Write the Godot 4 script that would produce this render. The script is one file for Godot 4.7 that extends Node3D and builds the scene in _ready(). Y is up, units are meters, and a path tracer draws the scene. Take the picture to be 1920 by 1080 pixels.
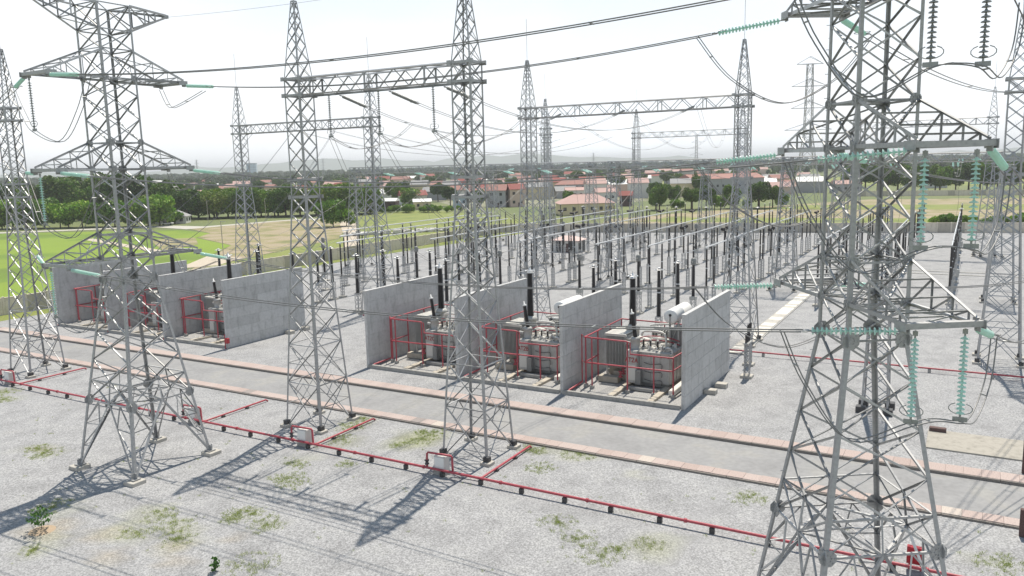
extends Node3D

var rng := RandomNumberGenerator.new()
var taken := {}
var M := {}
var UL: ArrayMesh          # one metre of steel angle
var UB: ArrayMesh          # a one metre box
var DISC: ArrayMesh        # one glass disc

# ---------------------------------------------------------------- helpers
func nth_word(i: int) -> String:
	var a := ["", "first", "second", "third", "fourth", "fifth", "sixth", "seventh", "eighth", "ninth", "tenth", "eleventh", "twelfth", "thirteenth", "fourteenth", "fifteenth", "sixteenth", "seventeenth", "eighteenth", "nineteenth"]
	var tens := ["", "", "twenty", "thirty", "forty", "fifty", "sixty", "seventy", "eighty", "ninety"]
	if i >= 100:
		return "hundredth" if i == 100 else "hundred and " + nth_word(i - 100)
	if i < 20:
		return a[i]
	if i % 10 == 0:
		return tens[i / 10].trim_suffix("y") + "ieth"
	return tens[i / 10] + "-" + a[i % 10]

func numbered(n: String) -> String:
	if not taken.has(n):
		taken[n] = 0
		return n
	taken[n] += 1
	return "%s_%03d" % [n, taken[n]]

func tag(o: Node3D, label: String, category: String, group := "") -> Node3D:
	o.set_meta("label", label)
	o.set_meta("category", category)
	if group != "":
		o.set_meta("group", group)
	return o

func thing(called: String, at: Vector3, label: String, category: String, group := "", turn := 0.0) -> Node3D:
	var o := Node3D.new()
	o.name = numbered(called)
	add_child(o)
	o.position = at
	o.rotation.y = turn
	tag(o, label, category, group)
	return o

func part(p: Node3D, called: String, mesh: Mesh, mat: Material, xf := Transform3D()) -> MeshInstance3D:
	var o := MeshInstance3D.new()
	o.mesh = mesh
	o.material_override = mat
	var key := str(p.get_instance_id()) + called
	if taken.has(key):
		taken[key] += 1
		o.name = "%s_%03d" % [called, taken[key]]
	else:
		taken[key] = 0
		o.name = called
	p.add_child(o)
	o.transform = xf
	return o

func solo(called: String, mesh: Mesh, mat: Material, label: String, category: String, group := "", at := Vector3.ZERO) -> MeshInstance3D:
	var o := MeshInstance3D.new()
	o.mesh = mesh
	o.material_override = mat
	o.name = numbered(called)
	add_child(o)
	o.position = at
	tag(o, label, category, group)
	return o

func struct(called: String, mesh: Mesh, mat: Material) -> MeshInstance3D:
	var o := MeshInstance3D.new()
	o.mesh = mesh
	o.material_override = mat
	o.name = called
	add_child(o)
	o.set_meta("kind", "structure")
	return o

func copy(o: Node3D, at: Vector3, label: String, turn := 0.0) -> Node3D:
	var base := String(o.name)
	var dot := base.length()
	while base[dot - 1].is_valid_int():
		dot -= 1
	if dot < base.length():
		base = base.substr(0, dot - 1)
	var c: Node3D = o.duplicate()
	c.name = numbered(base)
	add_child(c)
	c.position = at
	c.rotation.y = turn
	c.set_meta("label", label)
	return c

func stuff(o: Node3D) -> Node3D:
	o.set_meta("kind", "stuff")
	return o

func S() -> SurfaceTool:
	var st := SurfaceTool.new()
	st.begin(Mesh.PRIMITIVE_TRIANGLES)
	st.set_smooth_group(-1)
	return st

func done(st: SurfaceTool) -> ArrayMesh:
	st.generate_normals()
	return st.commit()

func q(st: SurfaceTool, a: Vector3, b: Vector3, c: Vector3, d: Vector3) -> void:
	st.add_vertex(a); st.add_vertex(b); st.add_vertex(c)
	st.add_vertex(a); st.add_vertex(c); st.add_vertex(d)

func box(st: SurfaceTool, xf: Transform3D, size: Vector3) -> void:
	var h := size * 0.5
	var ax := [Vector3(h.x, 0, 0), Vector3(0, h.y, 0), Vector3(0, 0, h.z)]
	for i in 3:
		var n: Vector3 = ax[i]
		var u: Vector3 = ax[(i + 1) % 3]
		var v: Vector3 = ax[(i + 2) % 3]
		q(st, xf * (n - u - v), xf * (n - u + v), xf * (n + u + v), xf * (n + u - v))
		q(st, xf * (-n - u - v), xf * (-n + u - v), xf * (-n + u + v), xf * (-n - u + v))

func bx(st: SurfaceTool, c: Vector3, size: Vector3) -> void:
	box(st, Transform3D(Basis(), c), size)

# a box with its edges chamfered
func cbox(st: SurfaceTool, c: Vector3, size: Vector3, k := 0.03) -> void:
	var h := size * 0.5
	var i := h - Vector3(k, k, k)
	var sg := [-1.0, 1.0]
	for a in 3:
		var b := (a + 1) % 3
		var d := (a + 2) % 3
		for s in sg:
			var p := []
			var order := [[-1, -1], [-1, 1], [1, 1], [1, -1]] if s > 0 else [[-1, -1], [1, -1], [1, 1], [-1, 1]]
			for o in order:
				var v := Vector3()
				v[a] = s * h[a]; v[b] = o[0] * i[b]; v[d] = o[1] * i[d]
				p.append(c + v)
			q(st, p[0], p[1], p[2], p[3])
		for s in sg:
			for t in sg:
				var v1 := Vector3(); var v2 := Vector3(); var v3 := Vector3(); var v4 := Vector3()
				v1[b] = s * h[b]; v1[d] = t * i[d]; v1[a] = -i[a]
				v2[b] = s * h[b]; v2[d] = t * i[d]; v2[a] = i[a]
				v3[b] = s * i[b]; v3[d] = t * h[d]; v3[a] = i[a]
				v4[b] = s * i[b]; v4[d] = t * h[d]; v4[a] = -i[a]
				if s * t > 0:
					q(st, c + v1, c + v4, c + v3, c + v2)
				else:
					q(st, c + v1, c + v2, c + v3, c + v4)

func frame(d: Vector3) -> Basis:
	var y := d.normalized()
	var x := Vector3(1, 0, 0) if absf(y.x) < 0.8 else Vector3(0, 0, 1)
	var z := x.cross(y).normalized()
	return Basis(y.cross(z), y, z)

func tube(st: SurfaceTool, pts: Array, r: float, n := 6, smooth := true) -> void:
	st.set_smooth_group(1 if smooth else -1)
	var rings := []
	for i in pts.size():
		var d: Vector3 = pts[mini(i + 1, pts.size() - 1)] - pts[maxi(i - 1, 0)]
		var f := frame(d)
		var ring := []
		for k in n:
			var a := TAU * k / n
			ring.append(pts[i] + (f.x * cos(a) + f.z * sin(a)) * r)
		rings.append(ring)
	for i in pts.size() - 1:
		for k in n:
			var k2 := (k + 1) % n
			q(st, rings[i][k], rings[i][k2], rings[i + 1][k2], rings[i + 1][k])
	st.set_smooth_group(-1)
	for k in range(1, n - 1):
		st.add_vertex(rings[0][0]); st.add_vertex(rings[0][k + 1]); st.add_vertex(rings[0][k])
		var l: Array = rings[-1]
		st.add_vertex(l[0]); st.add_vertex(l[k]); st.add_vertex(l[k + 1])

func lathe(st: SurfaceTool, xf: Transform3D, prof: Array, n := 12, smooth := true) -> void:
	st.set_smooth_group(1 if smooth else -1)
	for i in prof.size() - 1:
		for k in n:
			var a := TAU * k / n
			var b := TAU * (k + 1) / n
			var p0: Vector2 = prof[i]
			var p1: Vector2 = prof[i + 1]
			var v00 := xf * Vector3(cos(a) * p0.x, p0.y, sin(a) * p0.x)
			var v01 := xf * Vector3(cos(b) * p0.x, p0.y, sin(b) * p0.x)
			var v10 := xf * Vector3(cos(a) * p1.x, p1.y, sin(a) * p1.x)
			var v11 := xf * Vector3(cos(b) * p1.x, p1.y, sin(b) * p1.x)
			if p0.x < 1e-4:
				st.add_vertex(v00); st.add_vertex(v11); st.add_vertex(v10)
			elif p1.x < 1e-4:
				st.add_vertex(v00); st.add_vertex(v01); st.add_vertex(v10)
			else:
				q(st, v00, v01, v11, v10)
	st.set_smooth_group(-1)

func at(p: Vector3, b := Basis()) -> Transform3D:
	return Transform3D(b, p)

func rod_mesh(a: Vector3, b: Vector3, r: float, n := 8) -> ArrayMesh:
	var st := S()
	tube(st, [a, b], r, n)
	return done(st)

func box_mesh(c: Vector3, size: Vector3, k := 0.0) -> ArrayMesh:
	var st := S()
	if k > 0.0:
		cbox(st, c, size, k)
	else:
		bx(st, c, size)
	return done(st)

# ------------------------------------------------ materials
func lin(c: Array) -> Color:
	return Color(c[0], c[1], c[2]).linear_to_srgb()

func mat(key: String, c: Array, rough := 0.8, metal := 0.0) -> StandardMaterial3D:
	var m := StandardMaterial3D.new()
	m.resource_name = key
	m.albedo_color = lin(c)
	m.roughness = rough
	m.metallic = metal
	M[key] = m
	return m

func noise_tex(size: int, freq: float, seed_: int, stops: Array, oct := 4, kind := FastNoiseLite.TYPE_SIMPLEX_SMOOTH) -> NoiseTexture2D:
	var f := FastNoiseLite.new()
	f.noise_type = kind
	f.seed = seed_
	f.frequency = freq
	f.fractal_octaves = oct
	var t := NoiseTexture2D.new()
	t.width = size
	t.height = size
	t.seamless = true
	t.noise = f
	var g := Gradient.new()
	g.offsets = PackedFloat32Array()
	g.colors = PackedColorArray()
	var offs := PackedFloat32Array()
	var cols := PackedColorArray()
	for s in stops:
		offs.append(s[0])
		cols.append(Color(s[1], s[2], s[3]).linear_to_srgb())
	g.offsets = offs
	g.colors = cols
	t.color_ramp = g
	return t

func normal_tex(size: int, freq: float, seed_: int, strength: float, kind := FastNoiseLite.TYPE_SIMPLEX) -> NoiseTexture2D:
	var f := FastNoiseLite.new()
	f.noise_type = kind
	f.seed = seed_
	f.frequency = freq
	f.fractal_octaves = 3
	var t := NoiseTexture2D.new()
	t.width = size
	t.height = size
	t.seamless = true
	t.noise = f
	t.as_normal_map = true
	t.bump_strength = strength
	return t

# a surface with a fine tiling pattern (tile metres) and a broad one (broad metres) over it
func grained(key: String, fine: Texture2D, tile: float, broad: Texture2D = null, broad_size := 40.0, rough := 0.9, nrm: Texture2D = null, nscale := 1.0) -> StandardMaterial3D:
	var m := StandardMaterial3D.new()
	m.resource_name = key
	m.albedo_texture = fine
	m.uv1_triplanar = true
	m.uv1_world_triplanar = true
	m.uv1_scale = Vector3.ONE / tile
	m.roughness = rough
	if nrm:
		m.normal_enabled = true
		m.normal_texture = nrm
		m.normal_scale = nscale
	if broad:
		m.detail_enabled = true
		m.detail_blend_mode = BaseMaterial3D.BLEND_MODE_MUL
		m.detail_uv_layer = BaseMaterial3D.DETAIL_UV_2
		m.detail_albedo = broad
		m.uv2_triplanar = true
		m.uv2_world_triplanar = true
		m.uv2_scale = Vector3.ONE / broad_size
	M[key] = m
	return m

func make_materials() -> void:
	var broad := noise_tex(1024, 0.014, 5, [[0.0, 0.76, 0.76, 0.76], [0.4, 0.92, 0.92, 0.92], [0.62, 1.0, 1.0, 1.0], [1.0, 1.0, 1.0, 0.99]], 7)
	var steel_t := noise_tex(512, 0.03, 11, [[0.0, 0.66, 0.67, 0.68], [0.5, 0.9, 0.9, 0.9], [1.0, 1.0, 1.0, 1.0]], 5)
	for s in [["steel", 0.42, 0.52], ["steel_dull", 0.31, 0.58], ["steel_bright", 0.53, 0.48]]:
		var m := mat(s[0], [s[1], s[1] * 1.005, s[1] * 1.01], s[2], 0.5)
		m.albedo_texture = steel_t
		m.uv1_triplanar = true
		m.uv1_world_triplanar = true
		m.uv1_scale = Vector3.ONE * 0.35
	var gv := grained("gravel", noise_tex(1024, 0.45, 3, [[0.0, 0.135, 0.136, 0.14], [0.3, 0.212, 0.214, 0.219], [0.5, 0.278, 0.281, 0.287], [0.7, 0.345, 0.348, 0.355], [1.0, 0.48, 0.483, 0.49]], 2, FastNoiseLite.TYPE_VALUE), 27.0, broad, 47.0, 0.95)
	gv.vertex_color_use_as_albedo = true
	grained("pit_gravel", noise_tex(512, 0.05, 6, [[0.0, 0.12, 0.12, 0.12], [0.5, 0.36, 0.36, 0.355], [1.0, 0.65, 0.65, 0.64]], 3, FastNoiseLite.TYPE_SIMPLEX), 3.0, null, 1.0, 0.95, normal_tex(512, 0.05, 8, 8.0), 1.2)
	var rd := grained("road", noise_tex(512, 0.02, 21, [[0.0, 0.225, 0.226, 0.229], [0.5, 0.255, 0.256, 0.26], [1.0, 0.285, 0.286, 0.288]], 6), 6.0, noise_tex(512, 0.015, 22, [[0.0, 0.78, 0.78, 0.78], [0.4, 0.92, 0.92, 0.92], [0.62, 0.96, 0.96, 0.95], [0.72, 1.0, 0.99, 0.95], [1.0, 1.0, 1.0, 0.97]], 5), 33.0, 0.85)
	rd.vertex_color_use_as_albedo = true
	var kerb_t := noise_tex(512, 0.05, 31, [[0.0, 0.55, 0.55, 0.55], [0.5, 0.86, 0.86, 0.86], [1.0, 1.0, 1.0, 1.0]], 5)
	for s in [["paving_a", [0.44, 0.355, 0.325]], ["paving_b", [0.46, 0.38, 0.35]], ["paving_c", [0.41, 0.325, 0.295]], ["paving_d", [0.52, 0.46, 0.41]], ["paving_e", [0.30, 0.265, 0.25]], ["kerb_stone", [0.22, 0.20, 0.18]]]:
		var m := mat(s[0], s[1], 0.9)
		m.albedo_texture = kerb_t
		m.uv1_triplanar = true
		m.uv1_world_triplanar = true
		m.uv1_scale = Vector3.ONE * 0.4
	var conc_t := noise_tex(1024, 0.008, 41, [[0.0, 0.80, 0.80, 0.80], [0.45, 0.95, 0.95, 0.95], [1.0, 1.0, 1.0, 1.0]], 5)
	var streak := noise_tex(512, 0.02, 42, [[0.0, 0.66, 0.66, 0.655], [0.33, 0.93, 0.93, 0.925], [0.6, 1.0, 1.0, 1.0], [1.0, 1.0, 1.0, 1.0]], 5)
	for s in [["concrete_a", [0.49, 0.49, 0.485]], ["concrete_b", [0.52, 0.52, 0.515]], ["concrete_c", [0.45, 0.45, 0.445]], ["concrete_plain", [0.33, 0.325, 0.31]], ["concrete_tan", [0.44, 0.40, 0.335]], ["pad", [0.44, 0.42, 0.38]], ["yard_wall", [0.66, 0.60, 0.50]], ["slab", [0.34, 0.32, 0.28]]]:
		var m := mat(s[0], s[1], 0.9)
		m.albedo_texture = conc_t
		m.uv1_triplanar = true
		m.uv1_world_triplanar = true
		m.uv1_scale = Vector3.ONE * 0.3
		m.detail_enabled = true
		m.detail_blend_mode = BaseMaterial3D.BLEND_MODE_MUL
		m.detail_uv_layer = BaseMaterial3D.DETAIL_UV_2
		m.detail_albedo = streak
		m.uv2_triplanar = true
		m.uv2_world_triplanar = true
		m.uv2_scale = Vector3(0.11, 0.035, 0.11)
	mat("red_pipe", [0.33, 0.035, 0.055], 0.5)
	M.red_pipe.albedo_texture = noise_tex(512, 0.02, 71, [[0.0, 0.55, 0.55, 0.55], [0.35, 0.85, 0.85, 0.85], [0.7, 1.0, 1.0, 1.0], [0.85, 1.0, 1.0, 1.0]], 5)
	M.red_pipe.albedo_color = lin([0.40, 0.06, 0.08])
	M.red_pipe.uv1_triplanar = true
	M.red_pipe.uv1_world_triplanar = true
	M.red_pipe.uv1_scale = Vector3.ONE * 0.25
	mat("red_box", [0.35, 0.012, 0.022], 0.4)
	mat("porcelain", [0.016, 0.012, 0.012], 0.28)
	mat("porcelain_brown", [0.035, 0.014, 0.012], 0.3)
	mat("white_paint", [0.72, 0.72, 0.70], 0.35)
	var tk := mat("tank_grey", [0.42, 0.42, 0.40], 0.5)
	tk.albedo_texture = conc_t
	tk.uv1_triplanar = true
	tk.uv1_world_triplanar = true
	tk.uv1_scale = Vector3(0.6, 0.25, 0.6)
	mat("tank_dark", [0.20, 0.205, 0.20], 0.55)
	mat("dark_fitting", [0.05, 0.05, 0.052], 0.5, 0.2)
	mat("aluminium", [0.62, 0.63, 0.64], 0.38, 0.7)
	mat("pipe_white", [0.62, 0.61, 0.57], 0.45)
	mat("wire", [0.20, 0.20, 0.20], 0.5, 0.5)
	mat("cabinet", [0.55, 0.55, 0.52], 0.5)
	mat("text_red", [0.30, 0.015, 0.02], 0.5)
	mat("fitting", [0.30, 0.31, 0.31], 0.45, 0.5)
	var gl := mat("glass_disc", [0.66, 0.745, 0.72], 0.12)
	gl.backlight_enabled = true
	gl.backlight = Color(0.6, 0.85, 0.78)
	var pg := mat("pale_glass", [0.72, 0.83, 0.81], 0.15)
	pg.backlight_enabled = true
	pg.backlight = Color(0.8, 0.95, 0.92)
	mat("rubble", [0.55, 0.53, 0.49], 0.95)
	mat("soil", [0.34, 0.26, 0.18], 0.95)
	mat("bark", [0.09, 0.07, 0.05], 0.95)
	for s in [["leaf_dark", 0.8], ["leaf_mid", 1.0], ["leaf_light", 1.45]]:
		var m := mat(s[0], [1.0 * s[1], 1.0 * s[1], 1.0 * s[1]], 0.65)
		m.albedo_color = lin({"leaf_dark": [0.62, 0.7, 0.75], "leaf_mid": [1.0, 1.0, 1.0], "leaf_light": [1.0, 0.98, 0.8]}[s[0]])
		m.vertex_color_use_as_albedo = true
		m.backlight_enabled = true
		m.backlight = Color(0.55, 0.68, 0.22)
	var gt := mat("weed", [1, 1, 1], 0.8)
	gt.vertex_color_use_as_albedo = true
	gt.backlight_enabled = true
	gt.backlight = Color(0.6, 0.7, 0.25)
	grained("rice", noise_tex(512, 0.06, 51, [[0.0, 0.10, 0.155, 0.012], [0.5, 0.16, 0.24, 0.012], [1.0, 0.24, 0.33, 0.02]], 4), 9.0, noise_tex(512, 0.01, 52, [[0.25, 0.62, 0.66, 0.62], [0.42, 0.72, 0.8, 0.72], [0.52, 0.96, 0.94, 0.9], [0.7, 1.0, 1.0, 1.0]], 6), 230.0)
	grained("stubble", noise_tex(512, 0.05, 53, [[0.0, 0.16, 0.13, 0.08], [0.5, 0.28, 0.23, 0.15], [1.0, 0.38, 0.32, 0.22]], 5), 10.0, noise_tex(512, 0.012, 54, [[0.0, 0.42, 0.58, 0.26], [0.4, 0.8, 0.86, 0.6], [0.6, 1.0, 1.0, 1.0], [1.0, 1.0, 1.0, 1.0]], 5), 75.0)
	grained("grass_field", noise_tex(512, 0.05, 55, [[0.0, 0.10, 0.135, 0.025], [0.5, 0.18, 0.215, 0.045], [1.0, 0.29, 0.30, 0.09]], 5), 10.0, noise_tex(512, 0.012, 56, [[0.0, 0.55, 0.65, 0.5], [0.5, 0.9, 0.9, 0.85], [1.0, 1.0, 0.95, 0.9]], 5), 70.0)
	grained("terrain", noise_tex(512, 0.04, 57, [[0.0, 0.07, 0.10, 0.03], [0.5, 0.13, 0.16, 0.05], [1.0, 0.20, 0.21, 0.08]], 5), 25.0, noise_tex(512, 0.01, 58, [[0.0, 0.6, 0.7, 0.6], [0.5, 0.9, 0.9, 0.9], [1.0, 1.0, 0.95, 0.85]], 5), 400.0)
	grained("village_earth", noise_tex(512, 0.03, 61, [[0.0, 0.06, 0.085, 0.03], [0.45, 0.12, 0.14, 0.06], [0.6, 0.24, 0.22, 0.17], [1.0, 0.36, 0.33, 0.28]], 5), 60.0)
	grained("lane", noise_tex(256, 0.04, 59, [[0.0, 0.34, 0.325, 0.29], [1.0, 0.46, 0.44, 0.39]], 4), 8.0)
	grained("dirt", noise_tex(256, 0.04, 60, [[0.0, 0.36, 0.31, 0.24], [1.0, 0.48, 0.42, 0.34]], 4), 8.0)
	mat("roof_red", [0.30, 0.15, 0.125], 0.85)
	mat("roof_pink", [0.43, 0.285, 0.255], 0.85)
	mat("porcelain_and_silhouette_grey", [0.24, 0.25, 0.25], 0.3)  # grey of the gantry strings; also paints topmost pylon strings as silhouettes against sky
	mat("roof_pale", [0.55, 0.42, 0.39], 0.85)
	mat("trench_lid", [0.60, 0.58, 0.53], 0.9)
	mat("roof_dark", [0.22, 0.05, 0.04], 0.8)
	mat("roof_white", [0.62, 0.62, 0.60], 0.6)
	mat("roof_blue", [0.09, 0.20, 0.42], 0.6)
	mat("roof_grey", [0.26, 0.26, 0.26], 0.8)
	mat("wall_cream", [0.55, 0.47, 0.30], 0.9)
	mat("wall_white", [0.60, 0.59, 0.56], 0.9)
	mat("wall_grey", [0.33, 0.33, 0.34], 0.9)
	mat("wall_pink", [0.52, 0.40, 0.33], 0.9)
	mat("wall_blue", [0.38, 0.47, 0.56], 0.9)
	mat("wall_brown", [0.10, 0.06, 0.055], 0.9)
	mat("window", [0.03, 0.035, 0.04], 0.15)
	mat("car_white", [0.75, 0.75, 0.75], 0.25)
	mat("car_glass", [0.02, 0.022, 0.025], 0.08)
	mat("tyre", [0.02, 0.02, 0.02], 0.8)
	mat("tarp_blue", [0.05, 0.13, 0.35], 0.6)
	mat("hill", [0.10, 0.13, 0.09], 1.0)

func make_units() -> void:
	var st := S()
	var t := 0.13
	var o := [Vector2(0, 0), Vector2(1, 0), Vector2(1, t), Vector2(t, t), Vector2(t, 1), Vector2(0, 1)]
	for i in 6:
		o[i] -= Vector2(0.3, 0.3)
	for i in 6:
		var a: Vector2 = o[i]
		var b: Vector2 = o[(i + 1) % 6]
		q(st, Vector3(a.x, 0, a.y), Vector3(a.x, 1, a.y), Vector3(b.x, 1, b.y), Vector3(b.x, 0, b.y))
	for f in [[0, 1, 2, 3], [0, 3, 4, 5]]:
		var p := []
		for k in f:
			p.append(o[k])
		q(st, Vector3(p[0].x, 1, p[0].y), Vector3(p[3].x, 1, p[3].y), Vector3(p[2].x, 1, p[2].y), Vector3(p[1].x, 1, p[1].y))
		q(st, Vector3(p[0].x, 0, p[0].y), Vector3(p[1].x, 0, p[1].y), Vector3(p[2].x, 0, p[2].y), Vector3(p[3].x, 0, p[3].y))
	UL = done(st)
	UB = box_mesh(Vector3.ZERO, Vector3.ONE)
	st = S()
	lathe(st, Transform3D(), [Vector2(0.0, 0.075), Vector2(0.04, 0.072), Vector2(0.045, 0.03), Vector2(0.115, 0.008), Vector2(0.14, -0.02), Vector2(0.135, -0.032), Vector2(0.09, -0.018), Vector2(0.03, -0.025), Vector2(0.025, -0.075), Vector2(0.0, -0.075)], 12)
	DISC = done(st)

# a bar of steel angle from a to b as a transform of the unit angle; out = the way its heel faces
func bar_xf(a: Vector3, b: Vector3, s: float, out: Vector3) -> Transform3D:
	var d := b - a
	var y := d.normalized()
	var z := out - y * out.dot(y)
	if z.length() < 0.05:
		z = frame(d).z
	z = -z.normalized()
	var x := y.cross(z).normalized()
	return Transform3D(Basis(x * s, d, z * s), a)

func bar(p: Node3D, called: String, a: Vector3, b: Vector3, s: float, out := Vector3(0, 1, 0)) -> void:
	part(p, called, UL, [M.steel, M.steel, M.steel_dull, M.steel_bright][rng.randi() % 4], bar_xf(a, b, s, out))

# the same bar poured into a joined mesh: three-sided, for lattices too small to pick apart
func lat(st: SurfaceTool, a: Vector3, b: Vector3, s: float) -> void:
	var dn := (b - a).normalized()
	var f := frame(b - a)
	if absf(dn.y) < 0.9:
		f.x = (Vector3.UP - dn * dn.y).normalized()
		f.z = f.x.cross(dn)
	var r := s * 0.62
	var c := [f.x * r, (f.x * -0.5 + f.z * 0.866) * r, (f.x * -0.5 - f.z * 0.866) * r]
	for k in 3:
		q(st, a + c[k], a + c[(k + 2) % 3], b + c[(k + 2) % 3], b + c[k])

func sink(p: Node3D, st: SurfaceTool, called: String, a: Vector3, b: Vector3, s: float, out := Vector3(0, 1, 0)) -> void:
	if st:
		lat(st, a, b, s)
	else:
		bar(p, called, a, b, s, out)

func corner(k: int, w: float, h: float) -> Vector3:
	var sx := [-1, 1, 1, -1]
	var sz := [-1, -1, 1, 1]
	return Vector3(sx[k] * w, h, sz[k] * w)

func wat(lv: Array, h: float) -> float:
	for i in lv.size() - 1:
		if h <= lv[i + 1][0]:
			return lerpf(lv[i][1], lv[i + 1][1], (h - lv[i][0]) / (lv[i + 1][0] - lv[i][0]))
	return lv[-1][1]

# four faces of crossed bracing between the levels
func body(p: Node3D, st: SurfaceTool, prof: Array, hs: Array, bs: float, horiz: Array, single := false) -> void:
	for i in hs.size() - 1:
		var w0 := wat(prof, hs[i])
		var w1 := wat(prof, hs[i + 1])
		for k in 4:
			var k2 := (k + 1) % 4
			var out := (corner(k, 1, 0) + corner(k2, 1, 0)) * 0.5
			sink(p, st, "brace", corner(k, w0, hs[i]), corner(k2, w1, hs[i + 1]), bs, out)
			if not single:
				var o := out.normalized() * bs * 0.35
				sink(p, st, "brace", corner(k2, w0, hs[i]) - o, corner(k, w1, hs[i + 1]) - o, bs, -out)
	for h in horiz:
		var w := wat(prof, h)
		for k in 4:
			var k2 := (k + 1) % 4
			sink(p, st, "horizontal_brace", corner(k, w, h), corner(k2, w, h), bs * 1.05, (corner(k, 1, 0) + corner(k2, 1, 0)) * 0.5)

func legs(p: Node3D, prof: Array, breaks: Array, sizes: Array) -> void:
	for i in breaks.size() - 1:
		for k in 4:
			var a := corner(k, wat(prof, breaks[i]), breaks[i])
			var b := corner(k, wat(prof, breaks[i + 1]), breaks[i + 1])
			var s: float = sizes[i]
			var d := b - a
			var x := Vector3(-signf(a.x), 0, 0)
			var z := Vector3(0, 0, -signf(a.z))
			# keep the angle's hollow side turned to the middle of the tower
			var bs := Basis(x * s, d, z * s)
			if bs.determinant() < 0:
				bs = Basis(z * s, d, x * s)
			part(p, "leg", UL, M.steel, Transform3D(bs, a))

func footing_mesh(s: float, h: float) -> ArrayMesh:
	var st := S()
	cbox(st, Vector3(0, h * 0.5 - 0.12, 0), Vector3(s, h + 0.24, s), 0.03)
	return done(st)

func plate_mesh(s: float) -> ArrayMesh:
	var st := S()
	var n := 8
	var pts := []
	for k in n:
		var a := TAU * (k + 0.5) / n
		pts.append(Vector3(cos(a) * s, sin(a) * s, 0))
	var o := Vector3(0, 0, 0.012)
	for k in n:
		var k2 := (k + 1) % n
		st.add_vertex(o); st.add_vertex(pts[k2] + o); st.add_vertex(pts[k] + o)
		st.add_vertex(-o); st.add_vertex(pts[k] - o); st.add_vertex(pts[k2] - o)
		q(st, pts[k] + o, pts[k2] + o, pts[k2] - o, pts[k] - o)
	for k in 8:
		var a := TAU * k / 8
		for r in [0.42, 0.78]:
			bx(st, Vector3(cos(a) * s * r, sin(a) * s * r, 0.025), Vector3(0.05, 0.05, 0.03))
	return done(st)

# ------------------------------------------------ the two strain towers
const LV := [14.4, 20.3, 26.1]
const TW := 1.17
var towers := []

func tower_point(t: int, u: float, v: float, y: float) -> Vector3:
	var c: Vector3 = towers[t][0]
	var r: float = towers[t][1]
	return c + Vector3(u * cos(r) - v * sin(r), y, u * sin(r) + v * cos(r))

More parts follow.
